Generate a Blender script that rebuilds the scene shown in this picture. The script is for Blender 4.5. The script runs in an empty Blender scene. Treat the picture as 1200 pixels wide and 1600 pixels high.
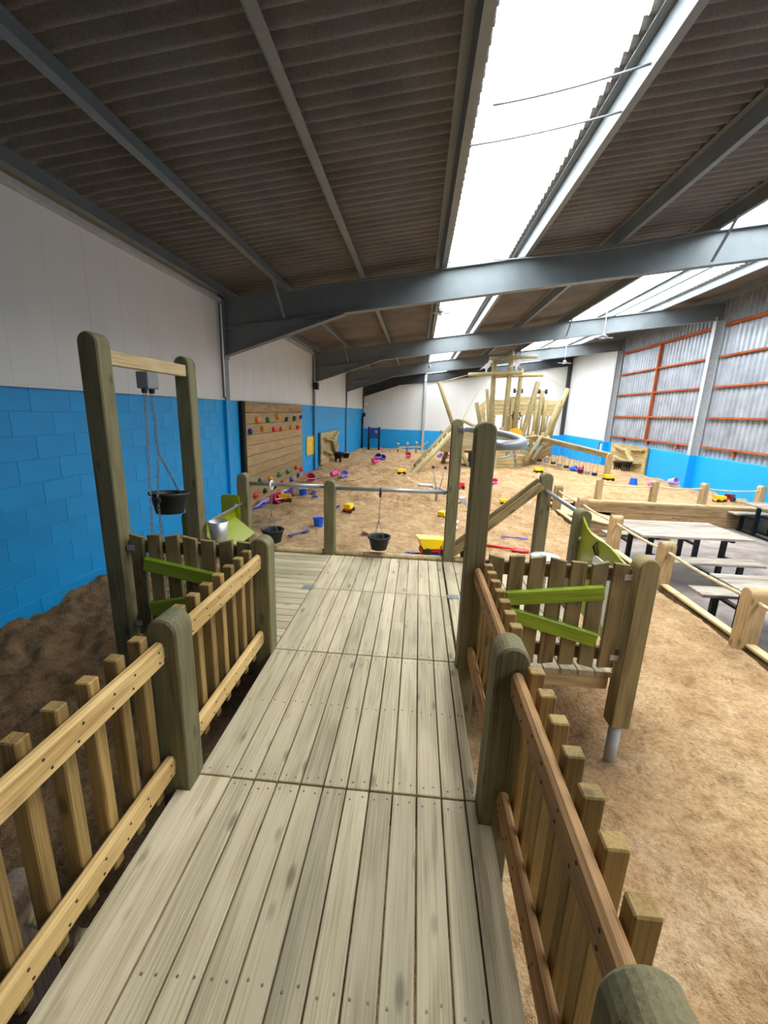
import bpy, bmesh, math, random
import numpy as np
from mathutils import Vector, Matrix, Euler

random.seed(7)
S = bpy.context.scene
COL = S.collection

# ------------------------------------------------------------------ camera
CAM_H = 1.55
YAW, PITCH, ROLL = 0.0735114, -0.2365774, 0.0343355
FPX = 652.79
cam = bpy.data.cameras.new('camera')
cam.sensor_fit = 'VERTICAL'
cam.sensor_height = 36.0
cam.lens = FPX / 1600.0 * 36.0
cam.clip_start = 0.02
cam.clip_end = 200
camo = bpy.data.objects.new('camera', cam)
COL.objects.link(camo)
RC = (Matrix.Rotation(YAW, 3, 'Z') @ Matrix.Rotation(PITCH, 3, 'X') @
      Matrix(((1, 0, 0), (0, 0, -1), (0, 1, 0))) @ Matrix.Rotation(ROLL, 3, 'Z'))
M4 = RC.to_4x4()
M4.translation = Vector((0, 0, CAM_H))
camo.matrix_world = M4
S.camera = camo

# ------------------------------------------------------------------ world, light, exposure
W = bpy.data.worlds.new('overcast_sky')
S.world = W
W.use_nodes = True
bg = W.node_tree.nodes['Background']
bg.inputs[0].default_value = (0.93, 0.97, 1.0, 1)
bg.inputs[1].default_value = 9.0
S.view_settings.view_transform = 'Standard'
S.view_settings.look = 'None'
S.view_settings.gamma = 1.0
S.view_settings.use_curve_mapping = False
S.view_settings.exposure = 0.88
try:
    S.cycles.use_denoising = True
    S.cycles.max_bounces = 10
    S.cycles.diffuse_bounces = 6
    S.cycles.transparent_max_bounces = 12
    S.cycles.sample_clamp_indirect = 12.0
except Exception:
    pass

# building dimensions, metres; the boardwalk's surface is z = 0
XL, XR, YN, YF = -3.55, 8.95, -5.2, 27.0
SAND, FLOOR = -0.52, -0.97
SLOPE = 0.136
RL0 = 0.9                                            # middle rooflight strip cut off here, out of view, to lessen light from behind
FRAMES = (1.2, 7.65, 14.25, 20.65, 26.9)
PURL = (-3.42, -2.40, -1.06, 0.25, 1.55, 2.95, 4.36, 5.70, 7.08, 8.55)
def zr(x): return 3.33 + SLOPE * (x + 3.5)          # top of the rafters
def zs(x): return zr(x) + 0.235                     # mid line of the roof sheets

# daylight enters through the rooflights: sampling portals in those openings
for (xa, xb, y0_) in ((PURL[3], PURL[4], RL0), (PURL[6], PURL[8], YN)):
    la = bpy.data.lights.new('rooflight_portal', 'AREA')
    la.shape = 'RECTANGLE'
    la.size = (xb - xa)
    la.size_y = YF - y0_
    la.cycles.is_portal = True
    lo = bpy.data.objects.new('rooflight_portal', la)
    COL.objects.link(lo)
    xm = (xa + xb) / 2
    lo.location = (xm, (YF + y0_) / 2, zs(xm) - 0.05)
    lo.rotation_euler = (0, -math.atan(SLOPE), 0)

# ------------------------------------------------------------------ materials
MAT = {}
def newmat(name):
    m = bpy.data.materials.new(name)
    m.use_nodes = True
    MAT[name] = m
    return m, m.node_tree.nodes, m.node_tree.links, m.node_tree.nodes['Principled BSDF']
def ramp(n, stops):
    r = n.new('ShaderNodeValToRGB')
    e = r.color_ramp.elements
    while len(e) < len(stops): e.new(0.5)
    for el, (p, c) in zip(e, stops):
        el.position = p
        el.color = (c[0], c[1], c[2], 1)
    return r
def srgb(r, g, b):
    f = lambda v: (v / 255 / 12.92) if v / 255 <= 0.04045 else ((v / 255 + 0.055) / 1.055) ** 2.4
    return (f(r), f(g), f(b))
def mixc(n, l, a, b, fac, mode='MIX'):
    m = n.new('ShaderNodeMix')
    m.data_type = 'RGBA'
    m.blend_type = mode
    for sock, v in ((m.inputs[0], fac), (m.inputs[6], a), (m.inputs[7], b)):
        if hasattr(v, 'is_linked'): l.new(v, sock)
        elif isinstance(v, (int, float)): sock.default_value = v
        else: sock.default_value = (v[0], v[1], v[2], 1)
    return m.outputs[2]
def noise(n, l, vec, scale, detail=4, rough=0.55, dist=0.0):
    t = n.new('ShaderNodeTexNoise')
    t.inputs['Scale'].default_value = scale
    t.inputs['Detail'].default_value = detail
    t.inputs['Roughness'].default_value = rough
    t.inputs['Distortion'].default_value = dist
    if vec is not None: l.new(vec, t.inputs['Vector'])
    return t.outputs['Fac']
def bump(n, l, p, h, strength, dist):
    b = n.new('ShaderNodeBump')
    b.inputs['Strength'].default_value = strength
    b.inputs['Distance'].default_value = dist
    l.new(h, b.inputs['Height'])
    l.new(b.outputs[0], p.inputs['Normal'])

def flat(name, col, rough=0.5, metal=0.0, vary=0.08, scale=6.0, bmp=0.0, spec=None):
    m, n, l, p = newmat(name)
    tc = n.new('ShaderNodeTexCoord')
    f = noise(n, l, tc.outputs['Object'], scale)
    c0 = tuple(max(0, v * (1 - vary)) for v in col)
    c1 = tuple(min(1, v * (1 + vary)) for v in col)
    r = ramp(n, [(0.3, c0), (0.7, c1)])
    l.new(f, r.inputs[0])
    l.new(r.outputs[0], p.inputs['Base Color'])
    p.inputs['Roughness'].default_value = rough
    p.inputs['Metallic'].default_value = metal
    if spec is not None: p.inputs['Specular IOR Level'].default_value = spec
    if bmp: bump(n, l, p, noise(n, l, tc.outputs['Object'], scale * 12, 3), bmp, 0.004)
    return m

def wood(name, light, dark, axis='X', tint=None, tint_amt=0.3, knots=True, vary=0.25, rough=0.7, grain=1.0):
    m, n, l, p = newmat(name)
    tc = n.new('ShaderNodeTexCoord')
    oi = n.new('ShaderNodeObjectInfo')
    off = n.new('ShaderNodeVectorMath'); off.operation = 'SCALE'
    cmb = n.new('ShaderNodeCombineXYZ')
    for i in range(3): l.new(oi.outputs['Random'], cmb.inputs[i])
    l.new(cmb.outputs[0], off.inputs[0]); off.inputs['Scale'].default_value = 37.0
    add = n.new('ShaderNodeVectorMath'); add.operation = 'ADD'
    l.new(tc.outputs['Object'], add.inputs[0]); l.new(off.outputs[0], add.inputs[1])
    def stretched(along, across):
        mp = n.new('ShaderNodeMapping')
        s = [across] * 3
        s['XYZ'.index(axis)] = along
        mp.inputs['Scale'].default_value = s
        l.new(add.outputs[0], mp.inputs['Vector'])
        return mp.outputs[0]
    # growth-ring grain: distorted bands running along the piece
    warp = noise(n, l, stretched(1.1, 5.0), 1.0, 2, 0.5)
    wv = n.new('ShaderNodeMath'); wv.operation = 'MULTIPLY'; wv.inputs[1].default_value = 26.0
    l.new(warp, wv.inputs[0])
    sn = n.new('ShaderNodeMath'); sn.operation = 'SINE'
    l.new(wv.outputs[0], sn.inputs[0])
    fine = noise(n, l, stretched(3.0, 150.0), 1.0, 3, 0.6)
    mm = n.new('ShaderNodeMath'); mm.operation = 'MULTIPLY_ADD'
    l.new(sn.outputs[0], mm.inputs[0]); mm.inputs[1].default_value = 0.085 * grain; l.new(fine, mm.inputs[2])
    r = ramp(n, [(0.22, dark), (0.60, light)])
    l.new(mm.outputs[0], r.inputs[0])
    col = r.outputs[0]
    if tint:
        tf = noise(n, l, stretched(0.5, 7.0), 1.0, 2, 0.5)
        rt = ramp(n, [(0.45, (0, 0, 0)), (0.75, (tint_amt,) * 3)])
        l.new(tf, rt.inputs[0])
        col = mixc(n, l, col, tint, rt.outputs[0])
    if knots:
        vo = n.new('ShaderNodeTexVoronoi')
        vo.inputs['Scale'].default_value = 1.0
        l.new(stretched(3.4, 9.0), vo.inputs['Vector'])
        rk = ramp(n, [(0.07, (0.62,) * 3), (0.17, (0.0,) * 3)])
        l.new(vo.outputs['Distance'], rk.inputs[0])
        col = mixc(n, l, col, tuple(v * 0.35 for v in dark), rk.outputs[0])
    # piece-to-piece difference in tone
    rv = ramp(n, [(0.0, (1 - vary,) * 3), (1.0, (1 + vary * 0.35,) * 3)])
    l.new(oi.outputs['Random'], rv.inputs[0])
    col = mixc(n, l, col, rv.outputs[0], 1.0, 'MULTIPLY')
    l.new(col, p.inputs['Base Color'])
    p.inputs['Roughness'].default_value = rough
    p.inputs['Specular IOR Level'].default_value = 0.3
    bump(n, l, p, mm.outputs[0], 0.25, 0.003)
    return m

GREEN = srgb(112, 115, 86)
DECK_L, DECK_D = srgb(206, 190, 157), srgb(162, 145, 112)
wood('deck_wood', DECK_L, DECK_D, 'X', srgb(142, 139, 114), 0.4, vary=0.2)
wood('honey_wood', srgb(222, 186, 122), srgb(172, 128, 70), 'X', knots=True, vary=0.12)
wood('picket_wood', srgb(176, 142, 84), srgb(120, 90, 46), 'X', srgb(120, 112, 70), 0.4, vary=0.3)
wood('tan_wood', srgb(186, 142, 94), srgb(128, 90, 54), 'X', vary=0.15)
wood('post_brown', srgb(158, 138, 94), srgb(110, 92, 58), 'Z', GREEN, 0.3, vary=0.1)
wood('post_wood', srgb(132, 121, 86), srgb(90, 81, 54), 'Z', GREEN, 0.6, vary=0.15)
wood('panel_wood', srgb(150, 128, 86), srgb(96, 75, 45), 'X', GREEN, 0.4, vary=0.2, grain=1.6)
wood('beam_wood', srgb(206, 182, 136), srgb(160, 132, 88), 'X', vary=0.15)
wood('ship_wood', srgb(206, 184, 132), srgb(156, 130, 84), 'X', srgb(142, 132, 92), 0.4, vary=0.3)
wood('log_wood', srgb(180, 162, 116), srgb(126, 110, 72), 'Z', GREEN, 0.5, vary=0.2)
wood('climb_wood', srgb(176, 148, 106), srgb(130, 104, 70), 'X', vary=0.25, knots=False, grain=0.8)
wood('sleeper_wood', srgb(172, 140, 98), srgb(110, 84, 54), 'X', srgb(90, 70, 44), 0.5, vary=0.2)
wood('rope_post_wood', srgb(190, 160, 116), srgb(132, 104, 66), 'Z', srgb(108, 88, 56), 0.5, vary=0.2)
wood('table_wood', srgb(178, 167, 151), srgb(112, 98, 84), 'X', srgb(104, 90, 78), 0.6, knots=False, vary=0.15)
wood('pale_post', srgb(208, 184, 164), srgb(160, 132, 112), 'Z', vary=0.05)
wood('rust_timber', srgb(178, 92, 48), srgb(120, 56, 28), 'X', knots=False, vary=0.15)
wood('lime_wood', srgb(150, 170, 44), srgb(112, 130, 26), 'X', knots=True, vary=0.1, rough=0.5)
flat('lime_sheet', srgb(146, 152, 24), 0.35, vary=0.04)
flat('blue_paint', srgb(0, 146, 210), 0.55, vary=0.07, scale=1.4, bmp=0.3)
flat('blue_panel', srgb(0, 152, 220), 0.5, vary=0.03, scale=1.0)
flat('white_panel', srgb(212, 211, 207), 0.5, vary=0.03, scale=0.8)
flat('grey_block', srgb(112, 108, 102), 0.8, vary=0.08)
flat('cream_trim', srgb(206, 196, 172), 0.6, vary=0.05)
flat('steel_paint', srgb(116, 122, 124), 0.45, 0.25, vary=0.1, scale=3.0)
flat('steel_dark', srgb(58, 62, 66), 0.5, 0.2, vary=0.1, scale=3.0)
flat('galvanised', srgb(176, 180, 182), 0.45, 0.15, vary=0.12, scale=14)
flat('tube_steel', srgb(158, 160, 162), 0.38, 0.5, vary=0.05)
flat('bright_steel', srgb(190, 190, 190), 0.38, 0.7, vary=0.05)
flat('chain_steel', srgb(150, 150, 148), 0.4, 0.7, vary=0.2, scale=60)
flat('grey_plastic', srgb(122, 124, 126), 0.45, vary=0.04)
flat('black_rubber', srgb(26, 26, 28), 0.55, vary=0.2)
flat('black_metal', srgb(22, 22, 24), 0.4, 0.3, vary=0.1)
flat('rope', srgb(206, 186, 146), 0.8, vary=0.15, scale=90, bmp=0.4)
flat('screw', srgb(120, 112, 92), 0.5, 0.4)
flat('nail_hole', srgb(52, 36, 20), 0.8)
flat('dark_void', srgb(18, 17, 16), 0.9)
flat('white_plastic', srgb(232, 232, 232), 0.4, vary=0.03)
flat('paper', srgb(236, 238, 240), 0.6, vary=0.02)
flat('navy', srgb(20, 42, 86), 0.5)
flat('panel_blue', srgb(30, 70, 150), 0.4, vary=0.25, scale=9)
flat('orange_panel', srgb(244, 164, 20), 0.4, vary=0.04)
TOY = dict(pink=(240, 90, 170), rose=(236, 54, 130), lilac=(176, 150, 220), purple=(92, 66, 168), blue=(24, 92, 200),
           navy=(40, 62, 170), yellow=(250, 214, 20), red=(222, 34, 34), orange=(240, 120, 30), white=(232, 230, 236),
           green=(30, 120, 76), darkgreen=(26, 66, 50), brown=(84, 56, 34), black=(24, 24, 26), amber=(206, 140, 24), maroon=(130, 26, 30))
for k, v in TOY.items(): flat('toy_' + k, srgb(*v), 0.35, vary=0.04)

# pressed mineral-fibre roof sheets, stained
m, n, l, p = newmat('roof_fibre')
tc = n.new('ShaderNodeTexCoord')
geo = n.new('ShaderNodeNewGeometry')
f1 = noise(n, l, geo.outputs['Position'], 1.2, 5, 0.6)
f2 = noise(n, l, geo.outputs['Position'], 60, 3, 0.6)
c = ramp(n, [(0.3, srgb(102, 96, 90)), (0.7, srgb(130, 124, 117))]); l.new(f1, c.inputs[0])
c2 = ramp(n, [(0.35, (0.82, 0.82, 0.82)), (0.65, (1.08, 1.08, 1.08))]); l.new(f2, c2.inputs[0])
l.new(mixc(n, l, c.outputs[0], c2.outputs[0], 1.0, 'MULTIPLY'), p.inputs['Base Color'])
p.inputs['Roughness'].default_value = 0.85
bump(n, l, p, f2, 0.3, 0.004)

# translucent rooflight sheets
m, n, l, p = newmat('rooflight')
n.remove(p)
out = n['Material Output']
tr = n.new('ShaderNodeBsdfTransparent'); tr.inputs[0].default_value = (0.93, 0.95, 0.96, 1)
tl = n.new('ShaderNodeBsdfTranslucent'); tl.inputs[0].default_value = (0.9, 0.93, 0.95, 1)
mx = n.new('ShaderNodeMixShader'); mx.inputs[0].default_value = 0.3
l.new(tr.outputs[0], mx.inputs[1]); l.new(tl.outputs[0], mx.inputs[2]); l.new(mx.outputs[0], out.inputs[0])

# shiny profiled wall cladding
m, n, l, p = newmat('cladding')
geo = n.new('ShaderNodeNewGeometry')
f1 = noise(n, l, geo.outputs['Position'], 2.0, 3)
c = ramp(n, [(0.3, srgb(146, 151, 159)), (0.7, srgb(182, 187, 194))]); l.new(f1, c.inputs[0])
l.new(c.outputs[0], p.inputs['Base Color'])
p.inputs['Roughness'].default_value = 0.32
p.inputs['Metallic'].default_value = 0.3

# worn concrete floor
m, n, l, p = newmat('concrete')
geo = n.new('ShaderNodeNewGeometry')
f1 = noise(n, l, geo.outputs['Position'], 1.6, 6, 0.65, 0.6)
f2 = noise(n, l, geo.outputs['Position'], 0.5, 3)
c = ramp(n, [(0.28, srgb(96, 85, 78)), (0.5, srgb(136, 124, 115)), (0.72, srgb(170, 160, 150))]); l.new(f1, c.inputs[0])
c2 = ramp(n, [(0.35, (0.8, 0.8, 0.82)), (0.65, (1.05, 1.02, 1.0))]); l.new(f2, c2.inputs[0])
l.new(mixc(n, l, c.outputs[0], c2.outputs[0], 1.0, 'MULTIPLY'), p.inputs['Base Color'])
p.inputs['Roughness'].default_value = 0.55

# sand: dry pale crust, darkened by painted-in shade and damp
m, n, l, p = newmat('sand')
geo = n.new('ShaderNodeNewGeometry')
att = n.new('ShaderNodeAttribute'); att.attribute_name = 'damp_shade'
f1 = noise(n, l, geo.outputs['Position'], 3.2, 6, 0.65)
f2 = noise(n, l, geo.outputs['Position'], 38, 4, 0.7)
f3 = noise(n, l, geo.outputs['Position'], 140, 2, 0.7)
c = ramp(n, [(0.3, srgb(184, 145, 100)), (0.52, srgb(204, 168, 124)), (0.72, srgb(218, 188, 148))]); l.new(f1, c.inputs[0])
c2 = ramp(n, [(0.28, (0.62, 0.58, 0.54)), (0.56, (1.04, 1.04, 1.04))]); l.new(f2, c2.inputs[0])
f4 = noise(n, l, geo.outputs['Position'], 8.5, 5, 0.62, 0.4)
c4 = ramp(n, [(0.34, (0.74, 0.70, 0.65)), (0.52, (1.03, 1.03, 1.03))]); l.new(f4, c4.inputs[0])
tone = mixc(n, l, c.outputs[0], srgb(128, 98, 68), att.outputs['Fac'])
tone = mixc(n, l, tone, c2.outputs[0], 1.0, 'MULTIPLY')
l.new(mixc(n, l, tone, c4.outputs[0], 1.0, 'MULTIPLY'), p.inputs['Base Color'])
p.inputs['Roughness'].default_value = 0.95
p.inputs['Specular IOR Level'].default_value = 0.15
ms = n.new('ShaderNodeMath'); ms.operation = 'MULTIPLY_ADD'
l.new(f3, ms.inputs[0]); ms.inputs[1].default_value = 0.35; l.new(f2, ms.inputs[2])
bump(n, l, p, ms.outputs[0], 1.0, 0.03)

# printed yellow sign: pale lettering blocks on yellow
m, n, l, p = newmat('yellow_sign')
tc = n.new('ShaderNodeTexCoord')
f = noise(n, l, tc.outputs['Object'], 14, 3, 0.6, 1.0)
c = ramp(n, [(0.36, srgb(120, 84, 10)), (0.44, srgb(240, 196, 10)), (0.8, srgb(250, 214, 40))]); l.new(f, c.inputs[0])
l.new(c.outputs[0], p.inputs['Base Color']); p.inputs['Roughness'].default_value = 0.4

# ------------------------------------------------------------------ mesh helpers
def raw(name, verts, faces, mat, smooth=False):
    me = bpy.data.meshes.new(name)
    me.from_pydata([tuple(v) for v in verts], [], [tuple(f) for f in faces])
    if mat: me.materials.append(MAT[mat])
    if smooth:
        me.polygons.foreach_set('use_smooth', [True] * len(me.polygons))
    me.update()
    return me
class MB:
    """collects shapes that form ONE part"""
    def __init__(s): s.v, s.f = [], []
    def add(s, vf, mtx=None):
        o = len(s.v)
        s.v += [tuple(mtx @ Vector(v)) if mtx else tuple(v) for v in vf[0]]
        s.f += [tuple(i + o for i in q) for q in vf[1]]
        return s
    def mesh(s, name, mat, smooth=False): return raw(name, s.v, s.f, mat, smooth)
def cbox(lx, ly, lz, b=0.004):
    """chamfered box, centred"""
    hx, hy, hz = lx / 2, ly / 2, lz / 2
    b = min(b, hx * .6, hy * .6, hz * .6)
    bm = bmesh.new()
    pts = []
    for sx in (-1, 1):
        for sy in (-1, 1):
            for sz in (-1, 1):
                pts += [(sx * hx, sy * (hy - b), sz * (hz - b)), (sx * (hx - b), sy * hy, sz * (hz - b)), (sx * (hx - b), sy * (hy - b), sz * hz)]
    vs = [bm.verts.new(q) for q in pts]
    bmesh.ops.convex_hull(bm, input=vs)
    bmesh.ops.dissolve_limit(bm, angle_limit=0.01, verts=bm.verts, edges=bm.edges)
    bm.verts.index_update()
    v = [tuple(q.co) for q in bm.verts]
    f = [tuple(q.index for q in fc.verts) for fc in bm.faces]
    bm.free()
    return v, f
def pbox(lx, ly, lz):
    hx, hy, hz = lx / 2, ly / 2, lz / 2
    v = [(x, y, z) for x in (-hx, hx) for y in (-hy, hy) for z in (-hz, hz)]
    return v, [(0, 1, 3, 2), (4, 6, 7, 5), (0, 4, 5, 1), (2, 3, 7, 6), (0, 2, 6, 4), (1, 5, 7, 3)]
def lathe(prof, seg=16, cap=True):
    v, f = [], []
    for (r, z) in prof:
        for i in range(seg):
            a = 2 * math.pi * i / seg
            v.append((r * math.cos(a), r * math.sin(a), z))
    for k in range(len(prof) - 1):
        for i in range(seg):
            j = (i + 1) % seg
            f.append((k * seg + i, k * seg + j, (k + 1) * seg + j, (k + 1) * seg + i))
    if cap:
        if prof[0][0] > 1e-5: f.append(tuple(range(seg - 1, -1, -1)))
        if prof[-1][0] > 1e-5: f.append(tuple(range((len(prof) - 1) * seg, len(prof) * seg)))
    return v, f
def cyl(r, h, seg=12, b=0.004): return lathe([(r - b, 0), (r, b), (r, h - b), (r - b, h)], seg)
def extrude(poly, d):
    """polygon in local XZ, extruded along Y by +-d/2"""
    n_ = len(poly)
    v = [(x, -d / 2, z) for x, z in poly] + [(x, d / 2, z) for x, z in poly]
    f = [tuple(range(n_)), tuple(range(2 * n_ - 1, n_ - 1, -1))]
    for i in range(n_):
        j = (i + 1) % n_
        f.append((i, i + n_, j + n_, j))
    return v, f
def extrude_b(poly, d, b):
    """the same with chamfered rims"""
    n_ = len(poly)
    cx = sum(q[0] for q in poly) / n_; cz = sum(q[1] for q in poly) / n_
    ins = []
    for i in range(n_):
        a, c_, e = Vector(poly[i - 1]), Vector(poly[i]), Vector(poly[(i + 1) % n_])
        t1, t2 = (c_ - a).normalized(), (e - c_).normalized()
        nn = Vector((-(t1 + t2).y, (t1 + t2).x))
        if nn.length < 1e-6: nn = Vector((cx, cz)) - c_
        nn.normalize()
        if (Vector((cx, cz)) - c_).dot(nn) < 0: nn = -nn
        ins.append((c_.x + nn.x * b, c_.y + nn.y * b))
    v = [(x, -d / 2, z) for x, z in ins] + [(x, -d / 2 + b, z) for x, z in poly] + [(x, d / 2 - b, z) for x, z in poly] + [(x, d / 2, z) for x, z in ins]
    f = [tuple(range(n_)), tuple(range(4 * n_ - 1, 3 * n_ - 1, -1))]
    for k in range(3):
        for i in range(n_):
            j = (i + 1) % n_
            f.append((k * n_ + i, (k + 1) * n_ + i, (k + 1) * n_ + j, k * n_ + j))
    return v, f
def tube(pts, r, seg=8, closed=False):
    pts = [Vector(q) for q in pts]
    v, f = [], []
    N = len(pts)
    prev = None
    for i, q in enumerate(pts):
        t = (pts[(i + 1) % N] - pts[i - 1]) if closed else (pts[min(i + 1, N - 1)] - pts[max(i - 1, 0)])
        t.normalize()
        if prev is None:
            a = t.orthogonal().normalized()
        else:
            a = (prev - t * prev.dot(t)).normalized()
        prev = a
        b_ = t.cross(a)
        for k in range(seg):
            th = 2 * math.pi * k / seg
            v.append(tuple(q + a * (r * math.cos(th)) + b_ * (r * math.sin(th))))
    for i in range(N if closed else N - 1):
        i2 = (i + 1) % N
        for k in range(seg):
            k2 = (k + 1) % seg
            f.append((i * seg + k, i * seg + k2, i2 * seg + k2, i2 * seg + k))
    if not closed:
        f.append(tuple(range(seg - 1, -1, -1)))
        f.append(tuple(range((N - 1) * seg, N * seg)))
    return v, f
def chain_mesh(name, p0, p1, link=0.034, r=0.0032, width=0.016, mat='chain_steel'):
    p0, p1 = Vector(p0), Vector(p1)
    d = p1 - p0
    L = d.length
    nl = max(1, int(L / (link * 0.78)))
    q = d.to_track_quat('Z', 'Y').to_matrix().to_4x4()
    mb = MB()
    loop = []
    for k in range(10):
        a = 2 * math.pi * k / 10
        loop.append((width / 2 * math.cos(a), 0, (link / 2 - width / 2) * (1 if math.sin(a) > 0 else -1) * (1 if abs(math.sin(a)) > .1 else 0) + width / 2 * math.sin(a)))
    base = tube(loop, r, 4, True)
    for i in range(nl):
        mt = Matrix.Translation(p0 + d * ((i + 0.5) / nl)) @ q @ Matrix.Rotation(math.pi / 2 * (i % 2), 4, 'Z')
        mb.add(base, mt)
    return mb.mesh(name, mat)

# ------------------------------------------------------------------ object helpers
def link(o):
    COL.objects.link(o)
    return o
def tag(o, label=None, cat=None, group=None, kind=None):
    if label: o['label'] = label
    if cat: o['category'] = cat
    if group: o['group'] = group
    if kind: o['kind'] = kind
    return o
def thing(name, loc, label, cat, group=None, rz=0.0):
    o = bpy.data.objects.new(name, None)
    o.empty_display_size = 0.1
    o.location = loc
    o.rotation_euler = (0, 0, rz)
    link(o)
    return tag(o, label, cat, group)
def put(name, me, parent=None, mtx=None, loc=None):
    """mtx / loc are in world space; the parent is an unrotated empty, or another part placed by put()"""
    o = bpy.data.objects.new(name, me)
    link(o)
    Mw = mtx.copy() if mtx is not None else Matrix.Translation(Vector(loc) if loc is not None else Vector((0, 0, 0)))
    if parent is not None:
        o.parent = parent
        o.matrix_basis = wm(parent).inverted() @ Mw
    else:
        o.matrix_basis = Mw
    return o
def wm(o):
    mtx = Matrix.LocRotScale(o.location, o.rotation_euler, o.scale)
    return wm(o.parent) @ mtx if o.parent else mtx
_cache = {}
def cboxm(lx, ly, lz, mat, b=0.004):
    k = (round(lx, 3), round(ly, 3), round(lz, 3), mat, b)
    if k not in _cache:
        v, f = cbox(lx, ly, lz, b)
        _cache[k] = raw('board', v, f, mat)
    return _cache[k]
def frame_mtx(p0, p1, up=(0, 0, 1)):
    """local X from p0 to p1, local Z towards up; origin at the middle"""
    p0, p1, up = Vector(p0), Vector(p1), Vector(up)
    x = (p1 - p0).normalized()
    y = up.cross(x)
    if y.length < 1e-6: y = Vector((0, 1, 0)).cross(x)
    y.normalize()
    z = x.cross(y)
    mt = Matrix((x, y, z)).transposed().to_4x4()
    mt.translation = (p0 + p1) / 2
    return mt
def board(name, parent, p0, p1, width, thick, mat, up=(0, 0, 1), b=0.004):
    """plank from p0 to p1 (centre line); width across, thickness along up"""
    L = (Vector(p1) - Vector(p0)).length
    return put(name, cboxm(L, width, thick, mat, b), parent, frame_mtx(p0, p1, up))
def zmtx(p0, p1):
    p0, p1 = Vector(p0), Vector(p1)
    mt = (p1 - p0).to_track_quat('Z', 'Y').to_matrix().to_4x4()
    mt.translation = p0
    return mt
def log(name, parent, p0, p1, r, mat='log_wood', seg=12):
    L = (Vector(p1) - Vector(p0)).length
    v, f = cyl(r, L, seg, r * 0.25)
    me = raw(name, v, f, mat)
    me.polygons.foreach_set('use_smooth', [len(q.vertices) == 4 for q in me.polygons])
    return put(name, me, parent, zmtx(p0, p1))
def tubep(name, parent, pts, r, mat, seg=8, closed=False):
    c0 = Vector(pts[0])
    v, f = tube([Vector(q) - c0 for q in pts], r, seg, closed)
    me = raw(name, v, f, mat, True)
    return put(name, me, parent, loc=c0)

def arch_post_vf(w, d, h, b=0.008, seg=12):
    r = w / 2
    poly = [(-r, 0), (r, 0), (r, h - r)]
    poly += [(r * math.cos(math.pi * k / seg), h - r + r * math.sin(math.pi * k / seg)) for k in range(1, seg)]
    poly += [(-r, h - r)]
    return extrude_b(poly, d, b)
def arch_post(x, y, z0, z1, label, w=0.115, d=0.115, mat='post_wood', name='timber_post', turn=False, group='round-topped posts of the play platform', cat='post'):
    v, f = arch_post_vf(w, d, z1 - z0)
    o = put(name, raw(name, v, f, mat), None, Matrix.Translation((x, y, z0)) @ Matrix.Rotation(math.pi / 2 if turn else 0, 4, 'Z'))
    return tag(o, label, cat, group)

# ================================================================== THE SETTING
# ---- roof: corrugated sheets laid row over row from eaves to high side, rooflight strips, purlins
ceiling = tag(bpy.data.objects.new('ceiling', None), 'grey-brown corrugated roof with translucent rooflight strips', kind='structure')
link(ceiling)
PITCH_C, AMP = 0.146, 0.042
SHEET_W = PITCH_C * 7
_sheets = {}
def sheet_mesh(xa, xb, mat):
    k = (round(xb - xa, 3), mat)
    if k in _sheets: return _sheets[k]
    ns = 7 * 8
    v, f = [], []
    Lx = xb - xa
    for i in range(ns + 1):
        y = SHEET_W * i / ns
        z = AMP * math.cos(2 * math.pi * y / PITCH_C)
        for x in (0, Lx):
            v.append((x, y, z + SLOPE * x))
    for i in range(ns):
        f.append((2 * i, 2 * i + 1, 2 * i + 3, 2 * i + 2))
    _sheets[k] = raw('roof_sheet', v, f, mat, True)
    return _sheets[k]
rows = [(XL - 0.25, PURL[1])] + [(PURL[i], PURL[i + 1]) for i in range(1, len(PURL) - 1)] + [(PURL[-1], XR + 0.2)]
nsheets = int(math.ceil((YF + 0.3 - YN) / SHEET_W))
for ri, (xa, xb) in enumerate(rows):
    glass = abs(xa - PURL[3]) < 1e-3 or abs(xa - PURL[6]) < 1e-3 or abs(xa - PURL[7]) < 1e-3
    x0 = xa - (0.12 if glass or ri == 0 else 0.06)
    x1 = xb + (0.07 if not glass else 0.02)
    if not glass and ri and any(abs(xa - PURL[q]) < 1e-3 for q in (4, 8)): x0 = xa - 0.15     # fibre laps over the rooflight
    if any(abs(xb - PURL[q]) < 1e-3 for q in (3, 6)): x1 = xb + 0.12
    lift = 0.006 if ri % 2 else 0.0
    for k in range(nsheets):
        g = glass and (YN + k * SHEET_W > RL0 - 0.5 or xa > 3)  # right rows run on unseen behind the viewer, added for frontal light
        me = sheet_mesh(x0, x1, 'rooflight' if g else 'roof_fibre')
        put('rooflight_sheet' if g else 'roof_sheet', me, ceiling, loc=(x0, YN + k * SHEET_W, zs(x0) + lift))
# purlins: cold-rolled Z sections
def zsec(h, fl, t):
    return [(-fl, h), (t, h), (t, t), (fl, t), (fl, 0), (0, 0), (0, h - t), (-fl, h - t)]
pv, pf = extrude(zsec(0.185, 0.075, 0.006), YF - YN - 0.05)
purl_me = raw('purlin', pv, pf, 'steel_paint')
for i, x in enumerate(PURL):
    put('purlin', purl_me, ceiling,
        Matrix.Translation((x, (YF + YN) / 2, zr(x) + 0.004)) @ Matrix.Rotation(-math.atan(SLOPE), 4, 'Y'))

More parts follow.
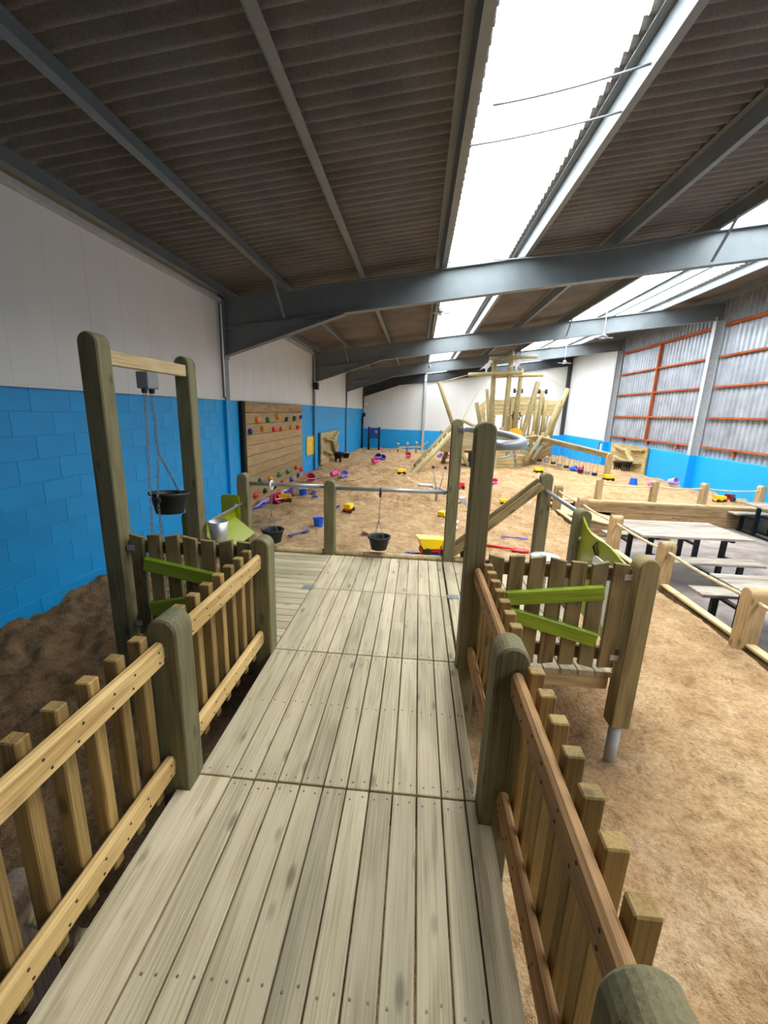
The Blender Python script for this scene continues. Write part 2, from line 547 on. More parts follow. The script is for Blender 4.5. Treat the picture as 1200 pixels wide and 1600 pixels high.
# ---- walls
def struct(name, me, loc=(0, 0, 0), label=None):
    o = put(name, me, None, loc=loc)
    return tag(o, label, kind='structure')
BLUE_T = 1.655
wl = struct('wall_left', raw('wall_left', *pbox(0.2, YF - YN, 3.62 + 1.3), 'blue_paint'), (XL - 0.1 - 0.0045, (YF + YN) / 2, (3.30 - 1.3 + 0.32) / 2 - 0.16),
            'left wall, blue painted blockwork below white sheeting')
# painted concrete blocks, laid in stretcher bond
blk = raw('block', *cbox(0.024, 0.442, 0.2135, 0.003), 'blue_paint')
blk_half = raw('block', *cbox(0.024, 0.2125, 0.211, 0.006), 'blue_paint')
CH = 0.2175
for r_ in range(11):
    z = BLUE_T - CH * (r_ + 0.5)
    y = 1.65 + (0.2245 if r_ % 2 else 0.0)
    while y < 14.1:
        if not (8.75 < y < 12.2):
            put('block', blk, wl, loc=(XL - 0.012 + random.uniform(-.0015, .0015), y, z))
        y += 0.449
# the far bays carry smooth paint: joints too fine to see
put('render_coat', raw('render_coat', *pbox(0.024, YF - 14.4, 2.35), 'blue_paint'), wl, loc=(XL - 0.012, (YF + 14.4) / 2, BLUE_T - 1.175))
put('render_coat', raw('render_coat', *pbox(0.024, 1.3 - YN, 2.35), 'blue_paint'), wl, loc=(XL - 0.012, (1.4 + YN) / 2, BLUE_T - 1.175))
# white profiled sheeting above, one sheet per metre
wsv = []
wsm = MB()
wsm.add(pbox(0.02, 1.0, 1.66))
for k in range(2): wsm.add(cbox(0.002, 0.008, 1.66, 0.0008), Matrix.Translation((0.0103, -0.25 + 0.5 * k, 0)))
wsheet = wsm.mesh('wall_sheet', 'white_panel')
y = YN + 0.5
while y < YF + 0.4:
    put('wall_sheet', wsheet, wl, loc=(XL - 0.006, y, BLUE_T + 0.83))
    y += 1.0
put('drip_trim', raw('drip_trim', *cbox(0.045, YF - YN, 0.03, 0.006), 'white_panel'), wl, loc=(XL + 0.012, (YF + YN) / 2, BLUE_T + 0.01))
# timber plate and cream strip under the eaves
put('eaves_plate', raw('eaves_plate', *cbox(0.10, YF - YN, 0.07, 0.006), 'galvanised'), wl, loc=(XL + 0.02, (YF + YN) / 2, 3.31))
put('eaves_board', raw('eaves_board', *cbox(0.05, YF - YN, 0.20, 0.006), 'cream_trim'), wl, loc=(XL - 0.02, (YF + YN) / 2, 3.43))

wf = struct('wall_far', raw('wall_far', *pbox(XR - XL + 0.4, 0.2, 6.6), 'white_panel'), ((XL + XR) / 2, YF + 0.12, 2.1), 'white far gable wall above a blue plinth')
fs = MB(); fs.add(pbox(1.0, 0.02, 4.9))
for k in range(3): fs.add(cbox(0.016, 0.014, 4.9, 0.004), Matrix.Translation((-0.33 + 0.33 * k, -0.012, 0)))
fsheet = fs.mesh('wall_sheet', 'white_panel')
x = XL + 0.5
while x < XR + 0.4:
    put('wall_sheet', fsheet, wf, loc=(x, YF + 0.01, 0.45 + 2.45)); x += 1.0
put('plinth', raw('plinth', *cbox(XR - XL, 0.06, 1.75, 0.01), 'blue_paint'), wf, loc=((XL + XR) / 2, YF - 0.02, 0.45 - 0.875))
put('wall_column', raw('wall_column', *cbox(0.16, 0.16, 4.9, 0.01), 'galvanised'), wf, loc=(0.31, YF - 0.09, 1.6))
struct('wall_near', raw('wall_near', *pbox(XR - XL + 0.4, 0.2, 7.4), 'grey_block'), ((XL + XR) / 2, YN - 0.1, 2.1), 'grey block gable wall behind the viewer')

wr = struct('wall_right', raw('wall_right', *pbox(0.1, YF - YN, 6.8), 'cladding'), (XR + 0.18, (YF + YN) / 2, 2.15), 'right wall of profiled metal sheeting on orange timber rails over a blue plinth')
# profiled sheets hung outside the rails, one per metre
cv, cf = [], []
npr = 5
prof = [(0.0, 0.0), (0.055, 0.0), (0.085, 0.05), (0.145, 0.05), (0.175, 0.0)]
seq = []
for k in range(npr):
    for (a, b_) in prof: seq.append((k * 0.2 + a, b_))
seq.append((1.0, 0.0))
for (a, b_) in seq:
    cv += [(b_, a, 0.25), (b_, a, 5.3)]
for i in range(len(seq) - 1):
    cf.append((2 * i, 2 * i + 2, 2 * i + 3, 2 * i + 1))
clad = raw('cladding_sheet', cv, cf, 'cladding')
y = YN
while y < 20.6:
    put('cladding_sheet', clad, wr, loc=(XR + 0.06, y, 0)); y += 1.0
# orange timber rails between the columns
for (ya, yb) in ((YN + .1, 1.05), (1.35, 7.5), (7.8, 14.1), (14.4, 20.5)):
    for z in (0.79, 1.68, 2.60, 3.48, 4.38):
        board('rail', wr, (XR - 0.0, ya, z), (XR - 0.0, yb, z), 0.10, 0.055 if z < 4 else 0.09, 'rust_timber')
    ym = (ya + yb) / 2 + 0.02
    if abs(ya - 14.4) < .1:
        board('upright', wr, (XR - 0.012, ym, 0.79), (XR - 0.012, ym, 4.35), 0.09, 0.10, 'rust_timber', up=(1, 0, 0))
    k = ya + 1.0
    while k < yb:
        board('packer', wr, (XR + 0.02, k, 0.62), (XR + 0.02, k, 0.76), 0.09, 0.08, 'rust_timber', up=(1, 0, 0)); k += 1.95
put('plinth', raw('plinth', *cbox(0.22, 20.6 - YN, 1.62, 0.01), 'blue_panel'), wr, loc=(XR + 0.05, (20.6 + YN) / 2, 0.50 - 0.81))
put('plinth', raw('plinth', *cbox(0.22, YF - 20.6, 1.75, 0.01), 'blue_panel'), wr, loc=(XR + 0.05, (YF + 20.6) / 2, 0.53 - 0.875))
put('white_board', raw('white_board', *cbox(0.05, YF - 20.8, 4.45, 0.006), 'white_panel'), wr, loc=(XR, (YF + 20.75) / 2, 0.53 + 2.22))

# ---- cafe floor and the sand
fl_ = struct('floor', raw('floor', *pbox(XR - 0.2 - 3.15 + 3.0, 10.9 - YN, 0.1), 'concrete'), ((XR + 0.1 + 3.2 - 0.2) / 2 + .1, (10.85 + YN) / 2, FLOOR - 0.05), 'worn grey concrete floor of the cafe area')

put('light_seal_slab', raw('light_seal_slab', *pbox(XR - XL + 0.6, YF - YN + 0.6, 0.1), 'concrete'), fl_, loc=((XR + XL) / 2, (YF + YN) / 2, -1.25))  # unseen, added below the building to block sky light leaking up
def vnoise(X, Y, s, seed):
    rs = np.random.RandomState(seed)
    G = rs.rand(96, 96)
    u, v = X * s + 13.7 * seed, Y * s + 7.1 * seed
    i, j = np.floor(u).astype(int), np.floor(v).astype(int)
    a, b_ = u - i, v - j
    a, b_ = a * a * (3 - 2 * a), b_ * b_ * (3 - 2 * b_)
    i0, i1, j0, j1 = i % 96, (i + 1) % 96, j % 96, (j + 1) % 96
    return (G[i0, j0] * (1 - a) + G[i1, j0] * a) * (1 - b_) + (G[i0, j1] * (1 - a) + G[i1, j1] * a) * b_ - 0.5
def sstep(t): t = np.clip(t, 0, 1); return t * t * (3 - 2 * t)
def sand_z(X, Y):
    z = SAND + 0 * X
    z -= 0.26 * sstep((Y - 17) / 9.0)
    flatn = 0.35 + 0.65 * sstep((vnoise(X, Y, 0.45, 21) + 0.25) * 2.2)
    far_ = sstep((Y - 4.5) / 1.2)
    rid = lambda q: 0.25 - np.abs(q)
    z += 0.07 * vnoise(X, Y, 0.9, 1) + (0.06 + .05 * far_) * flatn * vnoise(X, Y, 2.6, 2)
    z += (0.05 + 0.06 * far_) * flatn * vnoise(X, Y, 4.6, 3) - (0.02 + 0.09 * far_) * flatn * np.maximum(0, vnoise(X, Y, 3.9, 14) - 0.12)
    z += (0.05 + 0.02 * far_) * flatn * rid(vnoise(X, Y, 7.5, 6)) + 0.045 * flatn * vnoise(X, Y, 13, 4) + 0.030 * flatn * vnoise(X, Y, 22, 5)
    # hollow dug under the side bay, bank against the left wall
    z -= 0.17 * np.exp(-(((X - 1.0) / .55) ** 2 + ((Y - 2.65) / .45) ** 2))
    z += 0.10 * np.exp(-((X - XL) / 0.5) ** 2) * (0.6 + vnoise(X, Y, 0.6, 9))
    z += 0.30 * np.exp(-(((X - 5.9) / 1.5) ** 2 + ((Y - 20.2) / 2.0) ** 2))
    lum = sstep((-0.6 - X) / 0.8) * sstep((6.5 - Y) / 2)
    z += lum * (0.09 * vnoise(X, Y, 6.5, 41) + 0.06 * vnoise(X, Y, 14, 42))
    # boot prints on the smooth patch
    for (fx, fy, ang) in ((1.12, 0.86, .5), (1.02, 1.42, 1.2), (1.62, 1.1, -.4), (1.45, 1.75, .9), (1.95, 2.2, .2)):
        c_, s_ = math.cos(ang), math.sin(ang)
        u, v = (X - fx) * c_ + (Y - fy) * s_, -(X - fx) * s_ + (Y - fy) * c_
        d1 = (u / .085) ** 2 + (v / .05) ** 2
        d2 = ((u + .12) / .05) ** 2 + (v / .04) ** 2
        m_ = np.maximum(np.exp(-d1 ** 3), np.exp(-d2 ** 3))
        z = z - 0.022 * m_
    return z
def damp_shade(X, Y):  # darkens sand at left and under the side bay: moisture with shade painted in
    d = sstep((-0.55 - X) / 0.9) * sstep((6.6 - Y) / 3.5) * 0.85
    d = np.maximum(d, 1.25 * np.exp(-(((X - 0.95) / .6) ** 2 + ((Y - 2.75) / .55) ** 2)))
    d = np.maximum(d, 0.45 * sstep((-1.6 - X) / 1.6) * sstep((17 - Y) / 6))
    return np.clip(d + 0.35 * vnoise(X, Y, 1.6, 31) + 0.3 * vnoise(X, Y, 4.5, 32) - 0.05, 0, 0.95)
def sand_grid(x0, x1, y0, y1, st, name, label):
    nx, ny = int(round((x1 - x0) / st)), int(round((y1 - y0) / st))
    gx, gy = np.meshgrid(np.linspace(x0, x1, nx + 1), np.linspace(y0, y1, ny + 1), indexing='ij')
    gz = sand_z(gx, gy)
    V = np.stack([gx, gy, gz], -1).reshape(-1, 3).astype(np.float32)
    idx = np.arange((nx + 1) * (ny + 1)).reshape(nx + 1, ny + 1)
    F = np.stack([idx[:-1, :-1], idx[1:, :-1], idx[1:, 1:], idx[:-1, 1:]], -1).reshape(-1, 4).astype(np.int32)
    me = bpy.data.meshes.new(name)
    me.vertices.add(len(V)); me.vertices.foreach_set('co', V.ravel())
    me.loops.add(F.size); me.loops.foreach_set('vertex_index', F.ravel())
    me.polygons.add(len(F)); me.polygons.foreach_set('loop_start', np.arange(0, F.size, 4, dtype=np.int32))
    me.update(calc_edges=True)
    me.polygons.foreach_set('use_smooth', np.ones(len(F), bool))
    a = me.attributes.new('damp_shade', 'FLOAT', 'POINT')
    a.data.foreach_set('value', damp_shade(gx, gy).ravel().astype(np.float32))
    me.materials.append(MAT['sand'])
    o = put(name, me)
    return tag(o, label, 'sand', kind='stuff')
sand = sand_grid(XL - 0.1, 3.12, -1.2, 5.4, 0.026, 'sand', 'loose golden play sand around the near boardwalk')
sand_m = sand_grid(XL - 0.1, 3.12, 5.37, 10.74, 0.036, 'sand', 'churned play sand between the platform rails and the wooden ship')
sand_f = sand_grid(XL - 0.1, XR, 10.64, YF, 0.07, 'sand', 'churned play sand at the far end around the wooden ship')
def sz(x, y): return float(sand_z(np.array([x]), np.array([y]))[0])

# ---- steel portal frames
def ibeam_poly(h, w, tf, tw):
    return [(-w / 2, 0), (w / 2, 0), (w / 2, tf), (tw / 2, tf), (tw / 2, h - tf), (w / 2, h - tf), (w / 2, h), (-w / 2, h), (-w / 2, h - tf), (-tw / 2, h - tf), (-tw / 2, tf), (-w / 2, tf)]
ORD = ('directly overhead', 'nearest in view', 'second in view', 'third in view', 'last, against the far gable')
for fi, fy in enumerate(FRAMES):
    fr = thing('portal_frame', (XL, fy, SAND), 'grey steel portal frame spanning the roof, ' + ORD[fi], 'steel frame', 'portal frames')
    H = 0.48
    mat = 'steel_paint' if fi < 4 else 'steel_dark'
    # rafter: I-section running across the hall, built in the frame plane
    def rl(dz0, dz1, x0, x1, dy):
        v = []
        for x in (x0, x1):
            for dzz in (dz0, dz1):
                for s_ in (-dy, dy):
                    v.append((x - XL, s_, zr(x) + dzz - SAND))
        return v, [(0, 1, 3, 2), (4, 6, 7, 5), (0, 4, 5, 1), (2, 3, 7, 6), (0, 2, 6, 4), (1, 5, 7, 3)]
    xa, xb = XL + 0.07, XR - 0.05
    mb = MB()
    mb.add(rl(-H, 0, xa, xb, 0.007)); mb.add(rl(-0.018, 0, xa, xb, 0.085)); mb.add(rl(-H, -H + 0.018, xa, xb, 0.085))
    put('rafter', mb.mesh('rafter', mat), fr, loc=(XL, fy, SAND))
    # haunch: tapered web and sloping flange
    hx = -1.35
    zb = 2.42
    mb = MB()
    for (dy, poly) in ((0.007, [(xa, zr(xa) - H), (hx, zr(hx) - H), (xa, zb)]), (0.085, [(xa, zb), (hx, zr(hx) - H - 0.0), (hx, zr(hx) - H - 0.018), (xa, zb - 0.02)])):
        n_ = len(poly)
        v = [(x - XL, -dy, z - SAND) for x, z in poly] + [(x - XL, dy, z - SAND) for x, z in poly]
        f = [tuple(range(n_)), tuple(range(2 * n_ - 1, n_ - 1, -1))] + [(i, i + n_, (i + 1) % n_ + n_, (i + 1) % n_) for i in range(n_)]
        mb.add((v, f))
    put('haunch', mb.mesh('haunch', mat), fr, loc=(XL, fy, SAND))
    # end plate and bolts
    put('end_plate', raw('end_plate', *cbox(0.02, 0.18, 1.02, 0.003), mat), fr, loc=(XL + 0.075, fy, 2.86))
    bm_ = MB()
    for k in range(7):
        for s_ in (-1, 1): bm_.add(lathe([(0.014, 0), (0.014, 0.016)], 6), Matrix.Translation((XL + 0.085, fy + s_ * 0.06, 2.48 + 0.125 * k)) @ Matrix.Rotation(math.pi / 2, 4, 'Y'))
    tag(put('bolts', bm_.mesh('bolts', mat), fr), kind='stuff')
    # left column, painted blue up to the dado
    put('column', raw('column', *cbox(0.12, 0.17, 1.75, 0.006), mat), fr, loc=(XL + 0.005, fy, BLUE_T + 0.875))
    put('column_foot', raw('column_foot', *cbox(0.12, 0.17, 2.3, 0.006), 'blue_paint'), fr, loc=(XL + 0.005, fy, BLUE_T - 1.15))
    # right column
    cm = 'galvanised' if fi < 4 else 'steel_dark'
    iv, if_ = extrude(ibeam_poly(0.26, 0.16, 0.014, 0.009), 4.1)
    zc0 = 0.50
    put('column', raw('column', iv, if_, cm), fr, Matrix(((0, 0, -1, XR - 0.0), (1, 0, 0, fy), (0, -1, 0, zc0 + 2.05), (0, 0, 0, 1))))
    put('column_foot', raw('column_foot', *cbox(0.28, 0.18, 1.5, 0.006), 'blue_panel'), fr, loc=(XR - 0.13, fy, zc0 - 0.75))
    # angle stays from purlin to the bottom flange
    for x in (PURL[1], PURL[6]):
        for s_ in ((-1,) if x < 0 else (-1,)):
            board('fly_stay', fr, (x, fy + s_ * 0.55, zr(x) + 0.02), (x + 0.02, fy + s_ * 0.09, zr(x) - H + 0.04), 0.045, 0.012, mat)
# conduit pipe down the wall in front of the column
tp = tubep('wall_conduit', None, [(XL + 0.09, 7.48, 3.24), (XL + 0.09, 7.48, 1.7)], 0.014, 'white_plastic')
tag(tp, 'thin white conduit pipe clipped beside the nearest wall column', 'pipe')
tp = tubep('wall_conduit', None, [(XL + 0.07, 8.0, 3.25), (XL + 0.07, 13.7, 3.25), (XL + 0.08, 14.08, 3.22), (XL + 0.08, 14.1, 3.1), (XL + 0.08, 14.1, -0.6)], 0.022, 'tube_steel')
tag(tp, 'grey conduit pipe running under the eaves and down the second wall column', 'pipe')
tp = tubep('wall_conduit', None, [(XL + 0.07, 20.5, 3.1), (XL + 0.07, 20.5, -0.5)], 0.022, 'tube_steel')
tag(tp, 'grey conduit pipe down the third wall column', 'pipe')
o = put('junction_box', raw('junction_box', *cbox(0.14, 0.2, 0.22, 0.012), 'black_metal'), None, loc=(XL + 0.14, 14.12, 2.28))
tag(o, 'small black box fixed to the second wall column below the haunch', 'wall box')

# ================================================================== PLAY PLATFORM
deck = thing('boardwalk', (-0.28, 2.4, SAND), 'pale green-grey timber boardwalk of long planks leading onto the sand', 'boardwalk')
SEC = ((0.15, 1.421), (1.429, 2.411), (2.419, 3.395), (3.403, 4.285))
SEAM = (-0.875, -0.723, -0.621, -0.521, -0.421, -0.323, -0.224, -0.127, -0.029, 0.071, 0.174, 0.271, 0.325)
TH = 0.038
screws = MB()
scr = lathe([(0.0042, 0), (0.0042, 0.0016), (0.002, 0.002)], 6)
for si, (ya, yb) in enumerate(SEC):
    for k in range(len(SEAM) - 1):
        x0, x1 = SEAM[k] + 0.003, SEAM[k + 1] - 0.003
        if si == 0 and k in (0, len(SEAM) - 2):
            # edge boards are wider here and notched round the posts
            poly = [(-0.918, 0.15), (x1, 0.15), (x1, 1.421), (-0.862, 1.421), (-0.862, 1.342), (-0.918, 1.342)] if k == 0 else [(x0, 0.15), (0.362, 0.15), (0.362, 1.326), (0.313, 1.326), (0.313, 1.421), (x0, 1.421)]
            v, f = extrude([(b_, a_) for a_, b_ in reversed(poly)], TH)
            v = [(a_, c_, b_) for a_, b_, c_ in v]
            put('board', raw('board', v, f, 'deck_wood'), deck, loc=(0, 0, -TH / 2)).matrix_basis = wm(deck).inverted() @ Matrix.Translation((0, 0, -TH / 2)) @ Matrix(((0, 1, 0, 0), (1, 0, 0, 0), (0, 0, -1, 0), (0, 0, 0, 1)))
            continue
        o = board('board', deck, ((x0 + x1) / 2, ya, -TH / 2 + random.uniform(-.001, .001)), ((x0 + x1) / 2, yb, -TH / 2), x1 - x0, TH, 'deck_wood', b=0.003)
        for ye in (ya + 0.035, yb - 0.035, (ya + yb) / 2):
            for xs in (x0 + (x1 - x0) * .25, x0 + (x1 - x0) * .75):
                screws.add(scr, Matrix.Translation((xs + random.uniform(-.006, .006), ye + random.uniform(-.012, .012), 0)))
# left bay: boards laid crosswise in two runs
nb = 18
for k in range(nb):
    y = 2.47 + (4.285 - 2.47) * (k + .5) / nb
    wv_ = (4.285 - 2.47) / nb
    board('board', deck, (-1.80, y, -TH / 2), (-0.88, y, -TH / 2), wv_ - 0.007, TH, 'deck_wood', b=0.003)
# right bay: boards laid lengthwise
nb = 9
for k in range(nb):
    x = 0.335 + (1.30 - 0.335) * (k + .5) / nb
    wv_ = (1.30 - 0.335) / nb
    board('board', deck, (x, 2.43, -TH / 2), (x, 4.285, -TH / 2), wv_ - 0.006, TH, 'deck_wood', b=0.003)
    for ye in (2.47, 2.5):
        screws.add(scr, Matrix.Translation((x + random.uniform(-.03, .03), ye, 0)))
tag(put('screw_heads', screws.mesh('screw_heads', 'screw'), deck), kind='stuff')
# bearers and fascias under the boards
for y in (0.5, 1.425, 2.415, 3.4, 4.25):
    board('joist', deck, (-0.87, y, -0.088), (0.32, y, -0.088), 0.07, 0.09, 'panel_wood')
for x in (-0.83, 0.27):
    board('joist', deck, (x, 0.2, -0.10), (x, 4.25, -0.10), 0.05, 0.11, 'panel_wood')
board('fascia', deck, (0.44, 2.455, -0.083), (1.28, 2.455, -0.083), 0.04, 0.085, 'beam_wood')
board('fascia', deck, (1.275, 2.47, -0.083), (1.275, 4.27, -0.083), 0.04, 0.085, 'beam_wood')
board('fascia', deck, (-1.78, 2.49, -0.083), (-0.98, 2.49, -0.083), 0.04, 0.085, 'panel_wood')
board('fascia', deck, (-1.78, 2.5, -0.083), (-1.78, 4.27, -0.083), 0.04, 0.085, 'panel_wood')
# galvanised patches let into the boards where the seams meet the bays
for x, y in ((-0.905, 3.40), (0.375, 3.40)):
    put('cover_plate', raw('cover_plate', *cbox(0.10, 0.075, 0.004, 0.0015), 'grey_plastic'), deck, loc=(x, y, 0.0025))

# posts
PB = SAND - 0.05
arch_post(-0.925, 1.405, PB, 0.765, 'waist-high round-topped post midway along the left picket railing', w=0.12, d=0.12)
arch_post(-0.925, 2.40, PB, 0.775, 'waist-high round-topped post at the far end of the left picket railing')
arch_post(-0.935, 0.40, PB, 0.765, 'waist-high round-topped post at the near end of the left picket railing')
arch_post(0.375, 1.39, PB, 0.765, 'waist-high round-topped post midway along the right picket railing', w=0.12, d=0.12)
arch_post(0.378, 0.42, PB, 0.765, 'weathered round post top in the bottom right corner, near end of the right railing', w=0.125, d=0.125)
arch_post(0.372, 2.40, PB, 1.515, 'tall round-topped post right of the boardwalk, nearer of the two carrying the hoop')
arch_post(0.395, 4.345, PB, 1.50, 'tall round-topped post at the boardwalk end, farther of the two carrying the hoop')
arch_post(-0.905, 4.345, PB, 0.825, 'waist-high post in the middle of the far tube rail')
arch_post(-1.835, 4.30, PB, 0.86, 'waist-high post at the far left corner of the platform, beside the lime chute')
arch_post(1.335, 4.37, PB, 0.995, 'round-topped post at the upper end of the sand chute')
arch_post(1.345, 3.37, PB, 0.845, 'round-topped post at the far end of the wavy lime side panel')
hp = thing('timber_post', (1.355, 2.40, SAND), 'leaning-looking square post with a steel foot at the corner of the right side bay', 'post', 'round-topped posts of the play platform')
v, f = arch_post_vf(0.115, 0.115, 0.785 + 0.335)
put('shaft', raw('shaft', v, f, 'post_brown'), hp, loc=(1.355, 2.40, -0.335))
put('steel_foot', raw('steel_foot', *lathe([(0.036, 0), (0.036, 0.4)], 16), 'galvanised', True), hp, loc=(1.355, 2.40, -0.72))

# picket railings
def railing(x, ya, yb, side, label, mats, first, last, n_=7):
    """side = +1: pickets stand on the +x side of the rails"""
    t = thing('picket_railing', (x, (ya + yb) / 2, 0.0), label, 'railing', 'low picket railings along the boardwalk')
    rx, pxx = x - side * 0.005, x + side * 0.047
    for z, h in ((0.632, 0.098), (0.125, 0.092)):
        r = board('rail', t, (rx, ya + .06, z), (rx, yb - .06, z), 0.036, h, mats[0], b=0.012)
        holes = MB()
        for k in range(n_):
            y = first + (last - first) * k / (n_ - 1)
            for dz in (-0.02, 0.022):
                holes.add(lathe([(0.0045, 0), (0.0045, 0.002)], 6), Matrix.Translation((rx - side * 0.0175, y + random.uniform(-.02, .02), z + dz)) @ Matrix.Rotation(-side * math.pi / 2, 4, 'Y'))
        hh = put('nail_holes', holes.mesh('nail_holes', 'nail_hole'), r)
        tag(hh, kind='stuff')
        for ye in (ya + .068, yb - .068):
            put('bracket', raw('bracket', *cbox(0.03, 0.025, 0.045, 0.002), 'bright_steel'), t, loc=(rx - side * 0.002, ye, z + 0.0))
    for k in range(n_):
        y = first + (last - first) * k / (n_ - 1)
        board('picket', t, (pxx, y, -0.02), (pxx, y, 0.715), 0.044, 0.050, mats[1], up=(1, 0, 0), b=0.004)
railing(-0.935, 0.40, 1.405, -1, 'honey-coloured picket railing left of the boardwalk, nearest the viewer', ('honey_wood', 'picket_wood'), 0.58, 1.295)
railing(-0.935, 1.405, 2.40, -1, 'honey-coloured picket railing left of the boardwalk, beyond the middle post', ('honey_wood', 'picket_wood'), 1.56, 2.29)
railing(0.395, 0.405, 1.39, 1, 'tan picket railing right of the boardwalk, nearest the viewer', ('tan_wood', 'picket_wood'), 0.595, 1.29)
railing(0.395, 1.39, 2.40, 1, 'tan picket railing right of the boardwalk, beyond the middle post', ('tan_wood', 'picket_wood'), 1.60, 2.305)

# wavy board fences closing the side bays
def fence(x0, x1, label, bars, crown, lims=7):
    t = thing('board_fence', ((x0 + x1) / 2, 2.41, 0.0), label, 'fence', 'wavy board fences of the side bays')
    yb_ = 2.405
    W_ = x1 - x0
    pitch = W_ / lims
    for z in (0.655, 0.13):
        board('back_rail', t, (x0 - .02, yb_ + .036, z), (x1 + .02, yb_ + .036, z), 0.03, 0.085, 'panel_wood')
    for k in range(lims):
        xc = x0 + pitch * (k + .5)
        top = 0.735 + crown * math.sin(math.pi * (k + .5) / lims * 2.0 - 0.4) * (1 if k < 5 else .3)
        dz = 0.010 * math.cos(k * 1.9)
        w2 = pitch * 0.37
        poly = [(-w2, 0.055 - dz), (w2, 0.055 + dz), (w2, top - dz), (-w2, top + dz)]
        v, f = extrude_b([(a, b_ - 0.06) for a, b_ in poly], 0.03, 0.004)
        # local X runs up the board so the grain follows it
        v = [(b_, a_[1], -a_[0]) for a_, b_ in zip(v, [q[2] for q in v])]
        me = raw('fence_board', v, f, 'panel_wood')
        put('fence_board', me, t, Matrix.Translation((xc, yb_, 0.06)) @ Matrix.Rotation(-math.pi / 2, 4, 'Y'))
    for (xa, za, xb, zb, h) in bars:
        tag(board('lime_slat', t, (xa, yb_ - .034, za), (xb, yb_ - .034, zb), 0.036, h, 'lime_wood', b=0.006), 'lime green slanted slat')
    for xx in (x0 + .02, x1 - .02):
        for z in (0.655, 0.13):
            put('clip', raw('clip', *cbox(0.05, 0.006, 0.035, 0.003), 'bright_steel'), t, loc=(xx, yb_ - .018, z))
    return t
fence(0.445, 1.285, 'sunlit wavy board fence with two lime slats on the right side bay', ((0.575, 0.485, 1.135, 0.560, 0.088), (0.545, 0.40, 1.13, 0.250, 0.088)), 0.012)
fence(-1.80, -0.985, 'shaded wavy board fence with lime slats between the pulley frame and the left railing', ((-1.685, 0.56, -1.17, 0.47, 0.09), (-1.675, 0.25, -1.19, 0.36, 0.09)), 0.014)

# pulley frame with chain hoist
pfm = thing('pulley_frame', (-1.875, 2.88, SAND), 'tall timber pulley frame with a pale crossbar at the left of the platform', 'frame')
for y, zt in ((2.405, 1.93), (3.36, 1.915)):
    v, f = arch_post_vf(0.12, 0.115, zt - PB)
    put('post', raw('post', v, f, 'post_wood'), pfm, loc=(-1.875, y, PB))
board('crossbar', pfm, (-1.865, 2.46, 1.805), (-1.865, 3.31, 1.805), 0.055, 0.085, 'beam_wood')
hst = thing('chain_hoist', (-1.865, 2.85, 1.76), 'grey pulley box with steel chains holding a black bucket under the crossbar', 'hoist')
put('pulley_box', raw('pulley_box', *cbox(0.085, 0.12, 0.11, 0.006), 'grey_plastic'), hst, loc=(-1.865, 2.85, 1.70))
for dy in (-0.04, 0.04):
    put('chain_guide', raw('chain_guide', *lathe([(0.018, -.03), (0.02, 0)], 12), 'black_rubber'), hst, loc=(-1.865, 2.85 + dy, 1.645))
put('chain', chain_mesh('chain', (-1.865, 2.81, 1.62), (-1.868, 2.705, 0.02)), hst)
put('chain', chain_mesh('chain', (-1.865, 2.885, 1.62), (-1.868, 2.905, 1.20)), hst)
put('chain', chain_mesh('chain', (-1.868, 2.905, 1.20), (-1.868, 2.845, 0.87)), hst)
put('chain', chain_mesh('chain', (-1.868, 2.905, 1.20), (-1.868, 3.125, 0.875)), hst)
put('chain', chain_mesh('chain', (-1.868, 2.845, 0.87), (-1.87, 2.875, 0.02)), hst)
def bucket_vf(r, h):
    return lathe([(r * .68, 0), (r * .72, -0.0), (r * .97, h * .86), (r * 1.06, h * .86), (r * 1.08, h), (r * .95, h), (r * .9, h * .8), (r * .64, 0.012), (0.0001, 0.012)], 20, True)
def bucket_mesh(r, h, mat='black_rubber', name='bucket'):
    v, f = bucket_vf(r, h)
    return raw(name, v, f, mat, True)
hb = put('bucket', bucket_mesh(0.135, 0.16), hst, Matrix.Translation((-1.87, 2.985, 0.735)) @ Matrix.Rotation(-.08, 4, 'X'))
put('lug', raw('lug', *cbox(0.05, 0.03, 0.04, 0.008), 'black_rubber'), hb, loc=(-1.87, 2.845, 0.862))
put('lug', raw('lug', *cbox(0.05, 0.03, 0.04, 0.008), 'black_rubber'), hb, loc=(-1.87, 3.125, 0.858))

# lime green chute box in the left bay
ch = thing('chute_panel', (-1.87, 3.84, 0.0), 'lime green chute box with a sloping tray in the left side bay', 'play panel')
def rrect(w, h, r, seg=5):
    pts = []
    for (cx, cz, a0) in ((w / 2 - r, h / 2 - r, 0), (-w / 2 + r, h / 2 - r, 90), (-w / 2 + r, -h / 2 + r, 180), (w / 2 - r, -h / 2 + r, 270)):
        for k in range(seg + 1):
            a = math.radians(a0 + 90 * k / seg)
            pts.append((cx + r * math.cos(a), cz + r * math.sin(a)))
    return pts
put('side_sheet', raw('side_sheet', *extrude(rrect(0.20, 0.56, 0.04), 0.015), 'lime_sheet'), ch, Matrix.Translation((-1.945, 4.19, 0.36)))
put('side_sheet', raw('side_sheet', *extrude(rrect(0.17, 0.5, 0.04), 0.015), 'lime_sheet'), ch, Matrix.Translation((-1.965, 3.44, 0.37)))
put('back_sheet', raw('back_sheet', *extrude(rrect(0.74, 0.42, 0.03), 0.015), 'lime_sheet'), ch, Matrix.Translation((-1.90, 3.815, 0.30)) @ Matrix.Rotation(math.pi / 2, 4, 'Z'))
board('tray', ch, (-1.775, 3.47, 0.33), (-1.775, 4.14, 0.33), 0.27, 0.012, 'lime_sheet', up=(0.62, 0, 0.78))
tubep('bar', ch, [(-1.85, 3.42, 0.525), (-1.85, 4.25, 0.535)], 0.012, 'grey_plastic')
